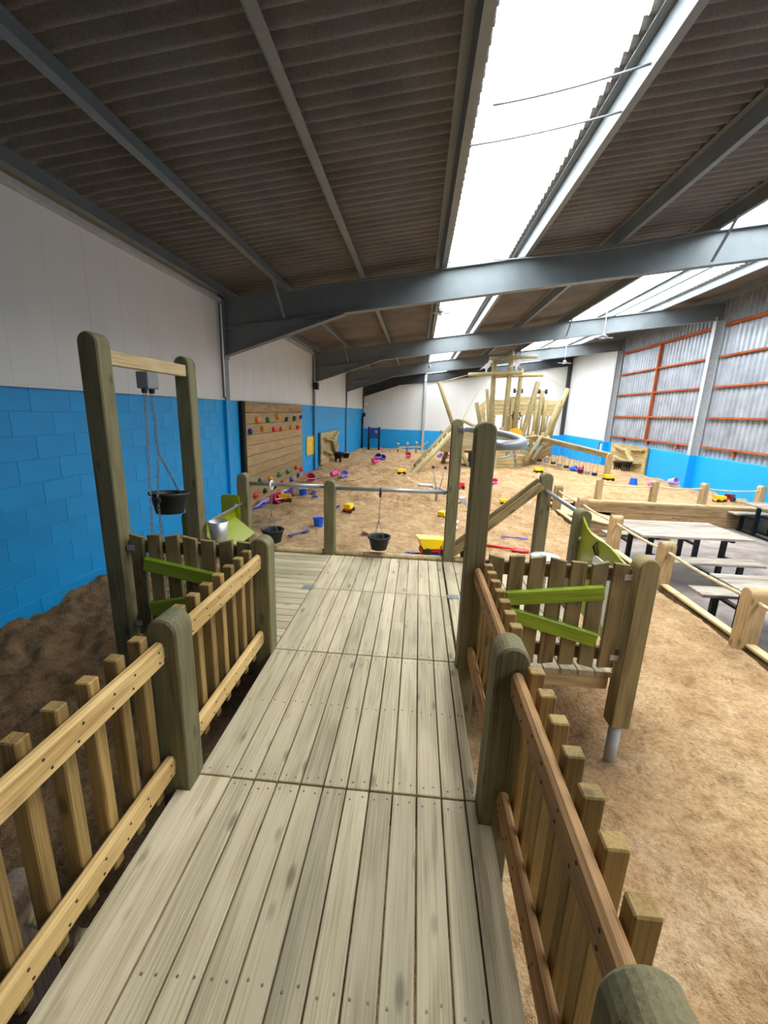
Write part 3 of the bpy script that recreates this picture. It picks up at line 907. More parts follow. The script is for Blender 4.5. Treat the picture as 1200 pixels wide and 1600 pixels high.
tubep('bar', ch, [(-1.80, 3.42, 0.17), (-1.80, 4.25, 0.18)], 0.012, 'grey_plastic')
put('bolt', raw('bolt', *lathe([(0.028, -.012), (0.028, 0.004), (0.016, 0.01), (0.016, 0.02)], 12), 'bright_steel', True), ch, Matrix.Translation((-1.89, 4.18, 0.52)) @ Matrix.Rotation(math.pi / 2, 4, 'X'))
fn = put('steel_funnel', raw('steel_funnel', *lathe([(0.045, 0), (0.055, 0.0), (0.085, 0.25), (0.08, 0.25), (0.045, 0.03)], 24, False), 'bright_steel', True), None, loc=(-1.71, 3.42, 0.315))
tag(fn, 'tapered stainless steel funnel standing in front of the lime chute box', 'funnel')

# tube rails on the far edge with hanging black buckets
tr_ = thing('tube_rail', (-1.37, 4.335, 0.74), 'grey steel tube rail between the far left corner post and the middle post', 'rail', 'tube rails on the far edge')
tubep('tube', tr_, [(-1.80, 4.325, 0.745), (-0.95, 4.345, 0.748)], 0.02, 'tube_steel', 12)
tr2 = thing('tube_rail', (-0.25, 4.335, 0.74), 'grey steel tube rail between the middle post and the tall far post', 'rail', 'tube rails on the far edge')
tubep('tube', tr2, [(-0.86, 4.345, 0.735), (0.35, 4.345, 0.745)], 0.02, 'tube_steel', 12)
for t_, xs in ((tr_, (-1.79, -0.96)), (tr2, (-0.85, 0.34))):
    for x in xs:
        put('flange', raw('flange', *lathe([(0.034, -.006), (0.034, .006)], 12), 'tube_steel'), t_, Matrix.Translation((x, 4.345, 0.742)) @ Matrix.Rotation(math.pi / 2, 4, 'Y'))
def hanging_bucket(x, y, zring, zb, label, ringmat):
    t = thing('hanging_bucket', (x, y, zb), label, 'bucket', 'black buckets hung from the tube rail')
    pts = [(x, y + 0.045 * math.sin(2 * math.pi * k / 16), zring + 0.045 * math.cos(2 * math.pi * k / 16) - 0.0) for k in range(16)]
    tubep('ring', t, pts, 0.011, ringmat, 8, True)
    put('chain', chain_mesh('chain', (x, y, zring - .05), (x - .012, y, zb + 0.30), 0.03, 0.0028), t)
    put('chain', chain_mesh('chain', (x - .012, y, zb + 0.32), (x - .055, y, zb + 0.11), 0.03, 0.0024), t)
    put('chain', chain_mesh('chain', (x - .008, y, zb + 0.32), (x + .055, y, zb + 0.11), 0.03, 0.0024), t)
    put('pail', bucket_mesh(0.118, 0.145, name='pail'), t, loc=(x, y, zb))
hanging_bucket(-1.545, 4.335, 0.735, 0.10, 'black rubber bucket hanging from the white ring on the left tube rail', 'white_plastic')
hanging_bucket(-0.363, 4.345, 0.71, 0.085, 'black rubber bucket hanging from the dark ring on the longer tube rail', 'black_rubber')
bk3 = put('rubber_bucket', bucket_mesh(0.12, 0.15), None, loc=(0.62, 4.40, 0.02))
tag(bk3, 'black rubber bucket half hidden behind the nearer tall post', 'bucket')
# half-round kerbs along the far edge
for (xa, xb, lb) in ((-1.77, -0.97, 'short rounded timber kerb left of the middle rail post'), (-0.84, 0.33, 'long rounded timber kerb under the bucket rail'), (0.46, 1.27, 'rounded timber kerb beyond the two tall posts')):
    k_ = log('timber_kerb', None, (xa, 4.335, 0.008), (xb, 4.345, 0.008), 0.035, 'beam_wood')
    tag(k_, lb, 'kerb', 'kerbs along the far edge of the platform')

# horizontal tube hoop between the two tall posts, with a hanging chain
hoop = thing('tube_hoop', (0.42, 3.38, 1.37), 'thick grey steel tube hoop bulging out between the two tall posts', 'hoop')
pts = [(0.40 + 0.325 * math.sin(math.pi * k / 24) ** 0.7, 2.43 + (4.30 - 2.43) * (0.5 - 0.5 * math.cos(math.pi * k / 24)), 1.383 + 0.02 * k / 24) for k in range(25)]
tubep('tube', hoop, pts, 0.03, 'tube_steel', 14)
for (x, y, z) in ((0.425, 2.45, 1.383), (0.45, 4.30, 1.403)):
    put('flange', raw('flange', *lathe([(0.05, -.005), (0.05, .008)], 14), 'tube_steel'), hoop, Matrix.Translation((x, y, z)) @ Matrix.Rotation(math.pi / 2, 4, 'Y'))
hc = thing('hanging_chain', (0.70, 3.2, 1.35), 'loose silver chain and bracket dangling from the tube hoop', 'chain')
put('chain', chain_mesh('chain', (0.705, 3.2, 1.352), (0.752, 3.22, 1.165), 0.03, 0.0035, 0.018, 'bright_steel'), hc)
mbk = MB()
mbk.add(tube([(0.70, 3.2, 1.352), (0.685, 3.2, 1.30), (0.665, 3.2, 1.26)], 0.008, 6))
mbk.add(tube([(0.61, 3.2, 1.235), (0.665, 3.2, 1.245), (0.72, 3.2, 1.27)], 0.009, 6))
mbk.add(tube([(0.65, 3.2, 1.29), (0.69, 3.2, 1.295)], 0.007, 6))
put('bracket', mbk.mesh('bracket', 'white_plastic', True), hc)

# timber sand chute leading down from the corner post
sc_ = thing('sand_chute', (0.86, 4.33, 0.0), 'sloping timber sand chute of two rails running down to the tall far post', 'chute')
for dy, dz in ((-0.05, 0.0), (0.055, 0.03)):
    board('chute_rail', sc_, (1.285, 4.365 + dy, 0.87 + dz), (0.44, 4.365 + dy, 0.09 + dz), 0.035, 0.08, 'panel_wood')
board('chute_bed', sc_, (1.285, 4.365, 0.85), (0.44, 4.365, 0.07), 0.09, 0.02, 'panel_wood', up=(-.7, 0, .7))

# lime side panel of the right bay
sp = thing('side_panel', (1.30, 2.88, 0.05), 'lime green wavy-topped side panel with a black outlined triangle on the right bay', 'play panel')
pts = [(3.32, 0.80), (3.27, 0.765), (3.21, 0.735), (3.14, 0.716), (3.06, 0.708), (2.97, 0.708), (2.88, 0.712), (2.80, 0.708), (2.72, 0.696), (2.64, 0.68), (2.55, 0.67), (2.46, 0.665)]
poly = [(3.32, 0.08)] + pts + [(2.46, 0.08)]
poly = [(y - 2.88, z - 0.05) for y, z in poly]
put('sheet', raw('sheet', *extrude(poly, 0.015), 'lime_sheet'), sp, Matrix.Translation((1.335, 2.88, 0.05)) @ Matrix.Rotation(math.pi / 2, 4, 'Z'))
tri = [(1.322, 3.04, 0.635), (1.322, 2.985, 0.69), (1.322, 2.93, 0.56)]
tubep('triangle_outline', sp, [tri[0], tri[1], tri[2]], 0.006, 'black_rubber', 6, True)
put('slider_plate', raw('slider_plate', *extrude(rrect(0.20, 0.10, 0.03), 0.012), 'white_plastic'), sp, Matrix.Translation((1.315, 2.88, 0.545)) @ Matrix.Rotation(math.pi / 2, 4, 'Z'))
put('slider_plate', raw('slider_plate', *extrude(rrect(0.10, 0.36, 0.03), 0.012), 'white_plastic'), sp, Matrix.Translation((1.315, 2.68, 0.36)) @ Matrix.Rotation(math.pi / 2, 4, 'Z') @ Matrix.Rotation(.12, 4, 'Y'))
tubep('triangle_outline', sp, [(1.308, 2.63, 0.42), (1.308, 2.60, 0.48), (1.308, 2.58, 0.38)], 0.004, 'black_rubber', 6, True)
for z in (0.62, 0.2):
    put('bolt', raw('bolt', *lathe([(0.016, 0), (0.014, 0.012)], 8), 'bright_steel'), sp, Matrix.Translation((1.325, 3.29, z)) @ Matrix.Rotation(-math.pi / 2, 4, 'Y'))
gr = tubep('tube_rail', None, [(1.335, 4.31, 0.815), (1.343, 3.43, 0.80)], 0.02, 'tube_steel', 12)
tag(gr, 'grey steel tube rail joining the chute post to the lime side panel post', 'rail')
bw = put('steel_bowl', raw('steel_bowl', *lathe([(0.06, -.05), (0.11, -.01), (0.13, 0.0), (0.125, 0.004), (0.10, -.005), (0.05, -.035), (0.0001, -.04)], 24, False), 'bright_steel', True), None, loc=(1.18, 3.62, 0.345))
tag(bw, 'shallow steel bowl on a stand behind the sunlit board fence', 'bowl')
st_ = put('stand', raw('stand', *cyl(0.035, 0.31, 10), 'galvanised'), bw, loc=(1.18, 3.62, 0.0))

# ================================================================== ROPE FENCE AND CAFE AREA
def rope_post(x, y, label, turn=False, z0=FLOOR, z1=0.09):
    return arch_post(x, y, z0, z1, label, 0.125, 0.17, 'rope_post_wood', 'rope_post', turn, 'round-topped rope posts round the sandpit')
RY = (2.45, 3.83, 5.24, 6.62, 8.02, 9.42)
RL = ('out by the right edge of the view', 'nearest in view, at the right edge', 'second nearest, beside the front bench', 'third, at the corner of the first table', 'fourth, at the foot of the plank ramp', 'fifth, where the rope meets the sand')
for y, t_ in zip(RY, RL):
    rope_post(3.17, y, 'rope post along the cafe edge, ' + t_, True)
FX = (4.62, 5.95, 7.13, 8.45)
FL = ('leftmost', 'second from left', 'third from left', 'rightmost')
for x, t_ in zip(FX, FL):
    rope_post(x, 10.80, 'rope post behind the timber retaining wall, ' + t_ + ' of four', False)
def rope(p0, p1, sag, label, r=0.018):
    p0, p1 = Vector(p0), Vector(p1)
    mb = MB()
    n_ = 60
    for s_ in range(3):
        pts = []
        for k in range(n_ + 1):
            t_ = k / n_
            q = p0.lerp(p1, t_) - Vector((0, 0, sag * 4 * t_ * (1 - t_)))
            a = 2 * math.pi * s_ / 3 + t_ * (p1 - p0).length / 0.075 * 2 * math.pi
            d = (p1 - p0).normalized()
            u = d.orthogonal().normalized(); w = d.cross(u)
            pts.append(q + u * (r * .55 * math.cos(a)) + w * (r * .55 * math.sin(a)) - p0)
        mb.add(tube(pts, r * .62, 5))
    o = put('rope', mb.mesh('rope', 'rope', True), None, loc=p0)
    return tag(o, label, 'rope', 'ropes between the rope posts')
ZR_ = -0.035
rl = ('rope leaving the frame from the nearest cafe-edge post', 'thick rope between the nearest two cafe-edge posts', 'rope between the second and third cafe-edge posts', 'rope between the third and fourth cafe-edge posts', 'rope between the fourth and fifth cafe-edge posts')
for k in range(5):
    rope((3.17, RY[k] + .06, ZR_), (3.17, RY[k + 1] - .06, ZR_), 0.02, rl[k])
for k in range(3):
    rope((FX[k] + .06, 10.80, -0.05), (FX[k + 1] - .06, 10.80, -0.05), 0.03, 'far rope over the retaining wall, ' + ('left', 'middle', 'right')[k] + ' span', 0.016)
# retaining timbers
rw = thing('retaining_wall', (6.6, 10.62, FLOOR), 'low retaining wall of stacked sleepers holding the sand behind the cafe', 'retaining wall')
for k, z in enumerate((-0.85, -0.60)):
    board('sleeper', rw, (4.0 if k else 4.9, 10.62, z), (8.8, 10.62, z), 0.12, 0.245, 'sleeper_wood', b=0.01)
board('cap', rw, (3.45, 10.66, -0.455), (8.8, 10.66, -0.455), 0.20, 0.045, 'beam_wood', b=0.006)
ke = thing('sand_kerb', (3.2, 4.5, FLOOR), 'timber kerb boards along the cafe edge of the sandpit', 'kerb')
for k in range(4):
    y0 = 0.2 + 2.35 * k
    board('sleeper', ke, (3.2, y0, -0.72), (3.2, y0 + 2.33, -0.72), 0.06, 0.49, 'sleeper_wood', b=0.006)
    board('cap', ke, (3.19, y0, -0.462), (3.19, y0 + 2.33, -0.462), 0.09, 0.03, 'beam_wood', b=0.006)
# plank ramp down from the sand
rp = thing('plank_ramp', (4.4, 9.85, FLOOR), 'pale plank ramp descending beside the retaining wall', 'ramp')
for k in range(17):
    x = 3.36 + 0.135 * k
    z = -0.50 - (x - 3.3) * 0.195
    board('plank', rp, (x, 9.15, z), (x, 10.52, z), 0.128, 0.03, 'beam_wood', up=(-0.195, 0, -1))
for y in (9.2, 10.45):
    v, f = extrude([(3.34, -0.53), (5.55, -0.955), (3.34, -0.955)], 0.05)
    put('stringer', raw('stringer', v, f, 'sleeper_wood'), rp, loc=(0, y, 0))

# picnic tables: plank tops on black U frames with fixed benches
def picnic(cx, cy, L, label, rz=0.0):
    t = thing('picnic_table', (cx, cy, FLOOR), label, 'picnic table', 'picnic tables in the cafe', rz)
    base = wm(t)
    def bd(name, x0, x1, y, z, w, th, mat):
        p0, p1 = base @ Vector((x0, y, z)), base @ Vector((x1, y, z))
        return board(name, t, p0, p1, w, th, mat, b=0.005)
    for k in range(7):
        bd('top_plank', -L / 2, L / 2, -0.45 + 0.15 * k, 0.735, 0.140, 0.04, 'table_wood')
    for s_ in (-1, 1):
        for d in (-.075, .075):
            bd('bench_plank', -L / 2 + .02, L / 2 - .02, s_ * 0.72 + d, 0.43, 0.146, 0.04, 'table_wood')
    for xs in (-L / 2 + 0.28, L / 2 - 0.28):
        for s_ in (-1, 1):
            for (yy, zt) in ((0.30, 0.71), (0.72, 0.41)):
                v, f = pbox(0.075, 0.05, zt)
                put('leg', raw('leg', v, f, 'black_metal'), t, base @ Matrix.Translation((xs, s_ * yy, zt / 2)))
        v, f = pbox(0.06, 1.6, 0.035)
        put('floor_bar', raw('floor_bar', v, f, 'black_metal'), t, base @ Matrix.Translation((xs, 0, 0.0175)))
        v, f = pbox(0.06, 0.95, 0.04)
        put('top_bar', raw('top_bar', v, f, 'black_metal'), t, base @ Matrix.Translation((xs, 0, 0.695)))
        for s_ in (-1, 1):
            v, f = pbox(0.06, 0.46, 0.035)
            put('bench_bar', raw('bench_bar', v, f, 'black_metal'), t, base @ Matrix.Translation((xs, s_ * .53, 0.395)))
picnic(4.46, 7.20, 1.72, 'whitewashed picnic table in the middle of the row, beside the rope fence', 0.03)
picnic(4.45, 4.52, 1.72, 'whitewashed picnic table nearest the viewer, cut off by the right edge', 0.0)
picnic(8.02, 9.66, 0.9, 'picnic table farthest back, against the blue wall at the right edge', 0.0)

# sandpit rope post showing under the near left railing
arch_post(-1.30, 0.97, -0.62, -0.045, 'pale pinkish rope post seen through the near left railing', 0.13, 0.13, 'pale_post', 'rope_post', False, 'round-topped rope posts round the sandpit')
rope((-1.24, 0.97, -0.16), (0.1, 0.80, -0.28), 0.05, 'thick pale rope disappearing under the boardwalk at the bottom left', 0.028)

# ================================================================== PLAY SHIP
ship = thing('play_ship', (4.0, 18.2, SAND), 'large wooden pirate play ship with masts and a planked stern tower on the sand', 'play ship')
def vlerp(a, b_, t_): return Vector(a).lerp(Vector(b_), t_)
def planking(name, parent, bl, br, tl_, tr_, n_, th=0.04, mat='ship_wood', gap=0.012, up=None):
    """n_ planks filling the quad bottom-left, bottom-right, top-left, top-right"""
    for k in range(n_):
        t_ = (k + .5) / n_
        p0, p1 = vlerp(bl, tl_, t_), vlerp(br, tr_, t_)
        side = (Vector(tl_) - Vector(bl)) * .5 + (Vector(tr_) - Vector(br)) * .5
        w = side.length / n_ - gap
        nrm = (p1 - p0).cross(side)
        board(name, parent, p0, p1, w, th, mat, up=nrm, b=0.006)
# hull: blunt nose and two flared sides
N1b, N1t = (2.45, 16.75, -0.62), (2.32, 16.6, 0.53)
N2b, N2t = (3.86, 16.95, -0.62), (3.98, 16.8, 0.53)
planking('hull_plank', ship, N1b, N2b, N1t, N2t, 8)
S2b, S2t = (6.15, 20.5, -0.25), (6.45, 20.4, 0.55)
planking('hull_plank', ship, N2b, (5.05, 18.7, -0.42), N2t, (5.25, 18.6, 0.06), 5)
planking('hull_plank', ship, (5.05, 18.7, -0.42), S2b, (5.3, 18.6, 0.30), S2t, 6)
planking('hull_plank', ship, (2.45, 16.75, -0.62), (3.0, 20.4, -0.55), (2.32, 16.6, 0.53), (2.6, 20.4, 0.55), 8)
board('stem_post', ship, (3.10, 16.78, -0.62), (3.12, 16.64, 0.60), 0.10, 0.06, 'ship_wood', up=(0, -1, 0))
# decks inside
for k in range(18):
    y = 17.0 + k * 0.19
    a = (y - 17.0) / 3.4
    board('deck_plank', ship, (2.45 + .3 * a, y, 0.36), (3.85 + 2.2 * a, y, 0.36), 0.18, 0.03, 'ship_wood')
# raised side cabin at the left, on leaning log legs, with a dark tunnel mouth below
planking('cabin_plank', ship, (1.0, 17.2, 0.02), (2.2, 17.2, 0.02), (0.98, 17.15, 0.86), (2.25, 17.15, 0.86), 6)
planking('cabin_plank', ship, (1.0, 18.4, 0.02), (1.0, 17.2, 0.02), (0.98, 18.4, 0.86), (0.98, 17.15, 0.86), 6)
planking('cabin_plank', ship, (1.0, 17.25, 0.05), (2.3, 17.25, 0.05), (1.0, 18.4, 0.05), (2.3, 18.4, 0.05), 6)
log('leg', ship, (2.22, 17.0, -0.66), (1.72, 17.1, 0.12), 0.085)
log('leg', ship, (1.1, 18.3, -0.66), (1.3, 18.2, 0.12), 0.085)
put('tunnel_mouth', raw('tunnel_mouth', *cbox(0.9, 0.7, 0.62, 0.05), 'black_rubber'), ship, loc=(2.55, 17.2, -0.25))
board('step', ship, (1.9, 17.1, 0.16), (2.7, 17.1, 0.16), 0.3, 0.05, 'beam_wood')
log('cabin_pole', ship, (1.70, 17.0, 1.32), (2.32, 17.0, 1.05), 0.065)
log('cabin_pole', ship, (2.25, 17.1, 0.8), (2.27, 17.1, 1.15), 0.06)
log('bow_pole', ship, (1.42, 17.3, 1.00), (0.72, 17.3, 2.75), 0.075)
# masts, yards
log('mast', ship, (2.93, 17.6, 0.38), (2.85, 17.6, 3.63), 0.10)
log('mast', ship, (3.42, 17.4, 0.38), (3.44, 17.4, 3.96), 0.10)
log('mast', ship, (4.04, 18.3, 0.38), (4.07, 18.3, 3.42), 0.09)
log('yard', ship, (1.85, 17.48, 3.06), (3.88, 17.28, 3.17), 0.075)
log('yard', ship, (2.92, 18.2, 3.08), (4.93, 18.2, 3.19), 0.07)
log('yard', ship, (2.59, 17.28, 3.66), (4.37, 17.28, 3.77), 0.065)
log('bulwark_post', ship, (4.02, 17.3, 0.10), (4.55, 17.4, 2.87), 0.10)
for (p0, p1, r) in (((4.40, 17.45, -0.25), (5.05, 17.9, 0.75), .075), ((4.78, 17.9, -0.22), (5.5, 18.35, 0.75), .075), ((2.90, 19.0, 0.4), (2.46, 19.0, 2.05), .09), ((3.25, 19.6, 0.5), (2.95, 19.6, 2.66), .075), ((3.26, 17.0, 0.3), (3.25, 17.0, 1.10), .085), ((4.62, 17.75, 0.3), (4.66, 17.8, .95), .08), ((5.2, 18.3, 0.3), (5.25, 18.4, .9), .08)):
    log('bulwark_post', ship, p0, p1, r)
board('bulwark_rail', ship, (4.05, 17.35, 0.72), (4.75, 17.7, 0.78), 0.09, 0.06, 'beam_wood')
# stern tower: arched plank wall, doorway, posts and balusters
n_ = 5
for k in range(n_):
    z0 = 1.66 + 0.165 * k
    xa = 3.18 - 0.05 * k
    xb = 6.30 + 0.05 * k
    if k == n_ - 1:
        xa, xb = 4.0, 5.7
    board('tower_plank', ship, (xa, 20.3, z0), (xb, 20.3, z0 + .05), 0.155, 0.045, 'ship_wood', up=(0, -1, 0))
for z in (0.5, 0.66, 0.82, 0.98, 1.14, 1.30, 1.46):
    board('tower_plank', ship, (3.22, 20.3, z), (3.55, 20.3, z), 0.148, 0.045, 'ship_wood', up=(0, -1, 0))
    board('tower_plank', ship, (4.05, 20.3, z), (4.42, 20.3, z), 0.148, 0.045, 'ship_wood', up=(0, -1, 0))
board('tower_rail', ship, (3.2, 20.2, 1.58), (6.3, 20.2, 1.64), 0.07, 0.07, 'beam_wood')
board('tower_rail', ship, (4.4, 20.2, 0.48), (6.2, 20.2, 0.50), 0.07, 0.09, 'beam_wood')
for k in range(10):
    x = 4.55 + 0.175 * k
    log('baluster', ship, (x, 20.22, 0.45), (x + .02 * k, 20.22, 1.68), 0.045)
for (x, zt) in ((4.40, 2.68), (4.22, 2.3), (5.46, 2.70), (5.30, 2.3), (5.68, 2.3)):
    log('tower_post', ship, (x, 20.16, 0.40), (x + .03, 20.12, zt), 0.085)
for x in (4.42, 5.5):
    for s_ in (-1, 1):
        log('lantern', ship, (x + s_ * .16, 20.1, 2.55), (x + s_ * .16, 20.1, 2.75), 0.06, 'black_rubber')
    board('lantern_arm', ship, (x - .2, 20.1, 2.65), (x + .2, 20.1, 2.65), 0.04, 0.04, 'black_rubber')
# flared starboard quarter
planking('quarter_plank', ship, (5.25, 18.75, 0.30), (6.1, 20.3, 0.45), (5.85, 18.75, 2.0), (6.55, 20.3, 2.65), 9)
log('quarter_post', ship, (5.30, 18.7, 0.20), (5.88, 18.75, 2.12), 0.10)
log('quarter_post', ship, (5.75, 19.6, 0.30), (6.42, 19.6, 2.78), 0.10)
log('quarter_post', ship, (5.95, 20.5, 0.45), (6.35, 20.6, -0.28), 0.085)
planking('quarter_plank', ship, (2.95, 18.9, 0.5), (3.2, 20.3, 0.5), (2.55, 18.9, 1.9), (3.0, 20.3, 2.2), 7)
# ship's wheel and the orange play shield
wheel = MB()
wheel.add(tube([(0.17 * math.cos(a * math.pi / 8), 0, 0.17 * math.sin(a * math.pi / 8)) for a in range(16)], 0.025, 6, True))
for k in range(4):
    a = k * math.pi / 4
    wheel.add(tube([(-0.26 * math.cos(a), 0, -0.26 * math.sin(a)), (0.26 * math.cos(a), 0, 0.26 * math.sin(a))], 0.018, 6))
put('ship_wheel', wheel.mesh('ship_wheel', 'black_rubber', True), ship, loc=(4.3, 19.4, 1.55))
log('wheel_post', ship, (4.3, 19.45, 0.4), (4.3, 19.45, 1.5), 0.08)
sh = [(0.30 * math.cos(math.pi * k / 10), 0.30 * math.sin(math.pi * k / 10)) for k in range(11)]
put('orange_shield', raw('orange_shield', *extrude(sh, 0.03), 'orange_panel'), ship, loc=(3.85, 17.25, 0.78))
# cut-out gulls perched on the yards
gull = [(-.30, .02), (-.12, .10), (-.05, .07), (-.05, -.02), (-.09, -.05), (.06, -.05), (.0, -.02), (.02, .08), (.10, .16), (.13, .28), (.20, .33), (.19, .37), (.13, .42), (.05, .41), (.03, .32), (-.06, .26), (-.14, .16)]
for (x, y, z) in ((2.55, 17.42, 3.18), (3.66, 17.3, 3.29)):
    put('gull', raw('gull', *extrude([(a, b_ + 0.03) for a, b_ in gull], 0.02), 'white_plastic'), ship, loc=(x, y, z))
# rigging
for (p0, p1) in (((0.75, 17.3, 2.72), (1.88, 17.48, 3.06)), ((1.72, 17.0, 1.35), (2.55, 17.45, 3.05)), ((2.85, 17.6, 3.5), (3.42, 17.4, 3.8)), ((4.9, 18.2, 3.2), (6.4, 19.6, 2.75)), ((4.07, 18.3, 3.4), (3.44, 17.4, 3.7)), ((2.9, 17.6, 3.3), (4.5, 17.4, 2.8))):
    tubep('rigging', ship, [p0, p1], 0.012, 'rope', 6)
# climbing ladder: two grooved logs with rungs
La0, La1 = Vector((1.33, 17.05, 1.08)), Vector((-0.05, 15.65, -0.42))
Lb0, Lb1 = Vector((1.28, 16.35, 0.80)), Vector((-0.19, 14.3, -0.60))
log('ladder_log', ship, La1, La0, 0.10)
log('ladder_log', ship, Lb1, Lb0, 0.11)
for k in range(7):
    t_ = 0.08 + 0.13 * k
    tubep('rung', ship, [La1.lerp(La0, t_), Lb1.lerp(Lb0, t_)], 0.022, 'rope', 6)

# stepping-pod beam to the right of the ship
bm_ = thing('pod_beam', (5.9, 17.0, SAND), 'long sloping timber beam with hanging stepping pods running from the ship to a post', 'play beam')
board('beam', bm_, (4.70, 18.45, 0.72), (6.84, 15.62, 0.26), 0.09, 0.16, 'panel_wood')
board('beam', bm_, (4.85, 18.55, 0.74), (6.96, 15.72, 0.28), 0.09, 0.16, 'beam_wood')
v, f = arch_post_vf(0.17, 0.17, 0.98)
put('post', raw('post', v, f, 'rope_post_wood'), bm_, loc=(6.86, 15.6, -0.62))
podc = [(4.97, 18.35, -0.25), (5.16, 18.1, -0.24), (5.36, 17.83, -0.25), (5.56, 17.56, -0.27), (5.74, 17.32, -0.31), (5.92, 17.08, -0.35), (6.06, 16.89, -0.38), (6.30, 16.55, -0.41), (6.46, 16.30, -0.44), (6.62, 16.05, -0.46)]
for i, (x, y, z) in enumerate(podc):
    pd = put('pod', raw('pod', *lathe([(0.07, -.05), (0.10, -.04), (0.10, 0.03), (0.08, 0.045)], 12), 'black_rubber' if i % 2 else 'grey_plastic'), bm_, loc=(x, y, z))
    zt = 0.72 - 0.46 * (18.45 - y) / 2.83 - .05
    for s_ in (-1, 1):
        tubep('hanger', bm_, [(x + s_ * .07, y - s_ * .05, z + .03), (x + s_ * .05, y - s_ * .035, zt)], 0.008, 'chain_steel', 5)

# ride-on sand digger
dg = thing('sand_digger', (0.52, 9.87, SAND), 'small grey steel ride-on digger with two black-knobbed levers in the sand', 'toy digger')
log('pedestal', dg, (0.52, 9.87, -0.56), (0.52, 9.87, -0.14), 0.035, 'tube_steel')
put('seat', raw('seat', *extrude(rrect(0.36, 0.26, 0.08), 0.03), 'tube_steel'), dg, Matrix.Translation((0.24, 9.9, -0.13)) @ Matrix.Rotation(math.pi / 2, 4, 'X'))
tubep('seat_arm', dg, [(0.30, 9.9, -0.15), (0.44, 9.89, -0.18), (0.52, 9.87, -0.2)], 0.02, 'tube_steel')
for (x0, x1) in ((0.50, 0.40), (0.58, 0.685)):
    tubep('lever', dg, [(x0, 9.87, -0.32), (x0, 9.87, -0.2), (x1, 9.9, 0.28)], 0.013, 'tube_steel')
    put('knob', raw('knob', *lathe([(0.0001, -.035), (.025, -.025), (.035, 0), (.025, .025), (.0001, .035)], 10), 'black_rubber', True), dg, loc=(x1, 9.9, 0.305))
tubep('boom', dg, [(0.52, 9.86, -0.17), (0.75, 9.8, -0.24), (1.06, 9.7, -0.38)], 0.018, 'tube_steel')
tubep('boom', dg, [(0.52, 9.86, -0.26), (0.75, 9.8, -0.33), (1.02, 9.7, -0.45)], 0.014, 'tube_steel')
put('scoop', raw('scoop', *extrude([(-.07, .08), (.07, .10), (.12, -.06), (.05, -.10), (-.02, -.04)], 0.16), 'galvanised'), dg, loc=(1.10, 9.66, -0.43))

# ================================================================== LEFT WALL: climbing wall, sign, ball-run board
cw = thing('climbing_wall', (XL + .06, 10.3, SAND), 'planked climbing wall with coloured hand holds on the left wall', 'climbing wall')
cy0, cy1 = 8.27, 12.38
zz = [1.655, 1.43, 1.205, 0.985, 0.77, 0.555, 0.345, 0.13, -0.085, -0.30, -0.52, -0.74]
for k in range(len(zz) - 1):
    top, bot = zz[k], zz[k + 1]
    board('plank', cw, (XL + 0.105, cy0, (top + bot) / 2), (XL + 0.105, cy1, (top + bot) / 2), top - bot - 0.008, 0.032, 'climb_wood' if k else 'sleeper_wood', up=(1, 0, 0), b=0.004)
board('batten', cw, (XL + 0.045, cy0 - .03, -0.7), (XL + 0.045, cy0 - .03, 1.655), 0.07, 0.09, 'black_metal', up=(1, 0, 0))
board('batten', cw, (XL + 0.045, cy1 - .05, -0.7), (XL + 0.045, cy1 - .05, 1.65), 0.07, 0.09, 'sleeper_wood', up=(1, 0, 0))
for yy in (9.72, 11.15):
    board('joint_strip', cw, (XL + 0.125, yy, 1.43), (XL + 0.125, yy, 1.65), 0.012, 0.008, 'beam_wood', up=(1, 0, 0))
HOLDS = [(8.81, 1.292, 'orange'), (9.443, 1.276, 'green'), (10.109, 1.342, 'amber'), (10.808, 1.254, 'darkgreen'), (11.494, 1.266, 'darkgreen'), (12.153, 1.292, 'navy'),
         (8.414, 1.058, 'navy'), (9.088, 1.076, 'amber'), (9.838, 1.047, 'red'), (10.39, 1.04, 'orange'), (11.164, 1.03, 'amber'), (11.814, 1.031, 'red'),
         (8.851, -0.031, 'darkgreen'), (9.475, -0.07, 'amber'), (10.104, -0.08, 'green'), (10.824, -0.093, 'green'), (11.581, -0.094, 'red'), (12.153, -0.211, 'red'),
         (8.542, -0.289, 'red'), (9.115, -0.311, 'darkgreen'), (9.783, -0.328, 'maroon'), (10.376, -0.309, 'red'), (11.139, -0.343, 'navy'), (11.809, -0.349, 'navy')]
for i, (y, z, c_) in enumerate(HOLDS):
    rs = random.Random(i)
    r = 0.062
    v, f = lathe([(r, 0), (r * 1.1, 0.02), (r * .9, 0.055), (r * .45, 0.085), (r * .0 + 1e-6, 0.08)], 9)
    v = [(a * rs.uniform(.8, 1.15) + 0.3 * c2, b_ * rs.uniform(.75, 1.15), c2) for a, b_, c2 in v]
    put('hand_hold', raw('hand_hold', v, f, 'toy_' + c_, True), cw, Matrix.Translation((XL + 0.12, y, z)) @ Matrix.Rotation(math.pi / 2, 4, 'Y') @ Matrix.Rotation(rs.uniform(0, 6), 4, 'Z'))

sg = thing('wall_sign', (XL + .02, 13.72, 0.1), 'yellow printed sign screwed to the blue left wall beyond the climbing wall', 'sign')
put('board', raw('board', *cbox(0.015, 0.95, 0.60, 0.006), 'yellow_sign'), sg, loc=(XL + 0.02, 13.73, 0.36))
for a in (-.42, .42):
    for b_ in (-.25, .25):
        put('screw', raw('screw', *lathe([(.02, 0), (.02, .006)], 8), 'black_rubber'), sg, Matrix.Translation((XL + 0.028, 13.73 + a, 0.36 + b_)) @ Matrix.Rotation(math.pi / 2, 4, 'Y'))
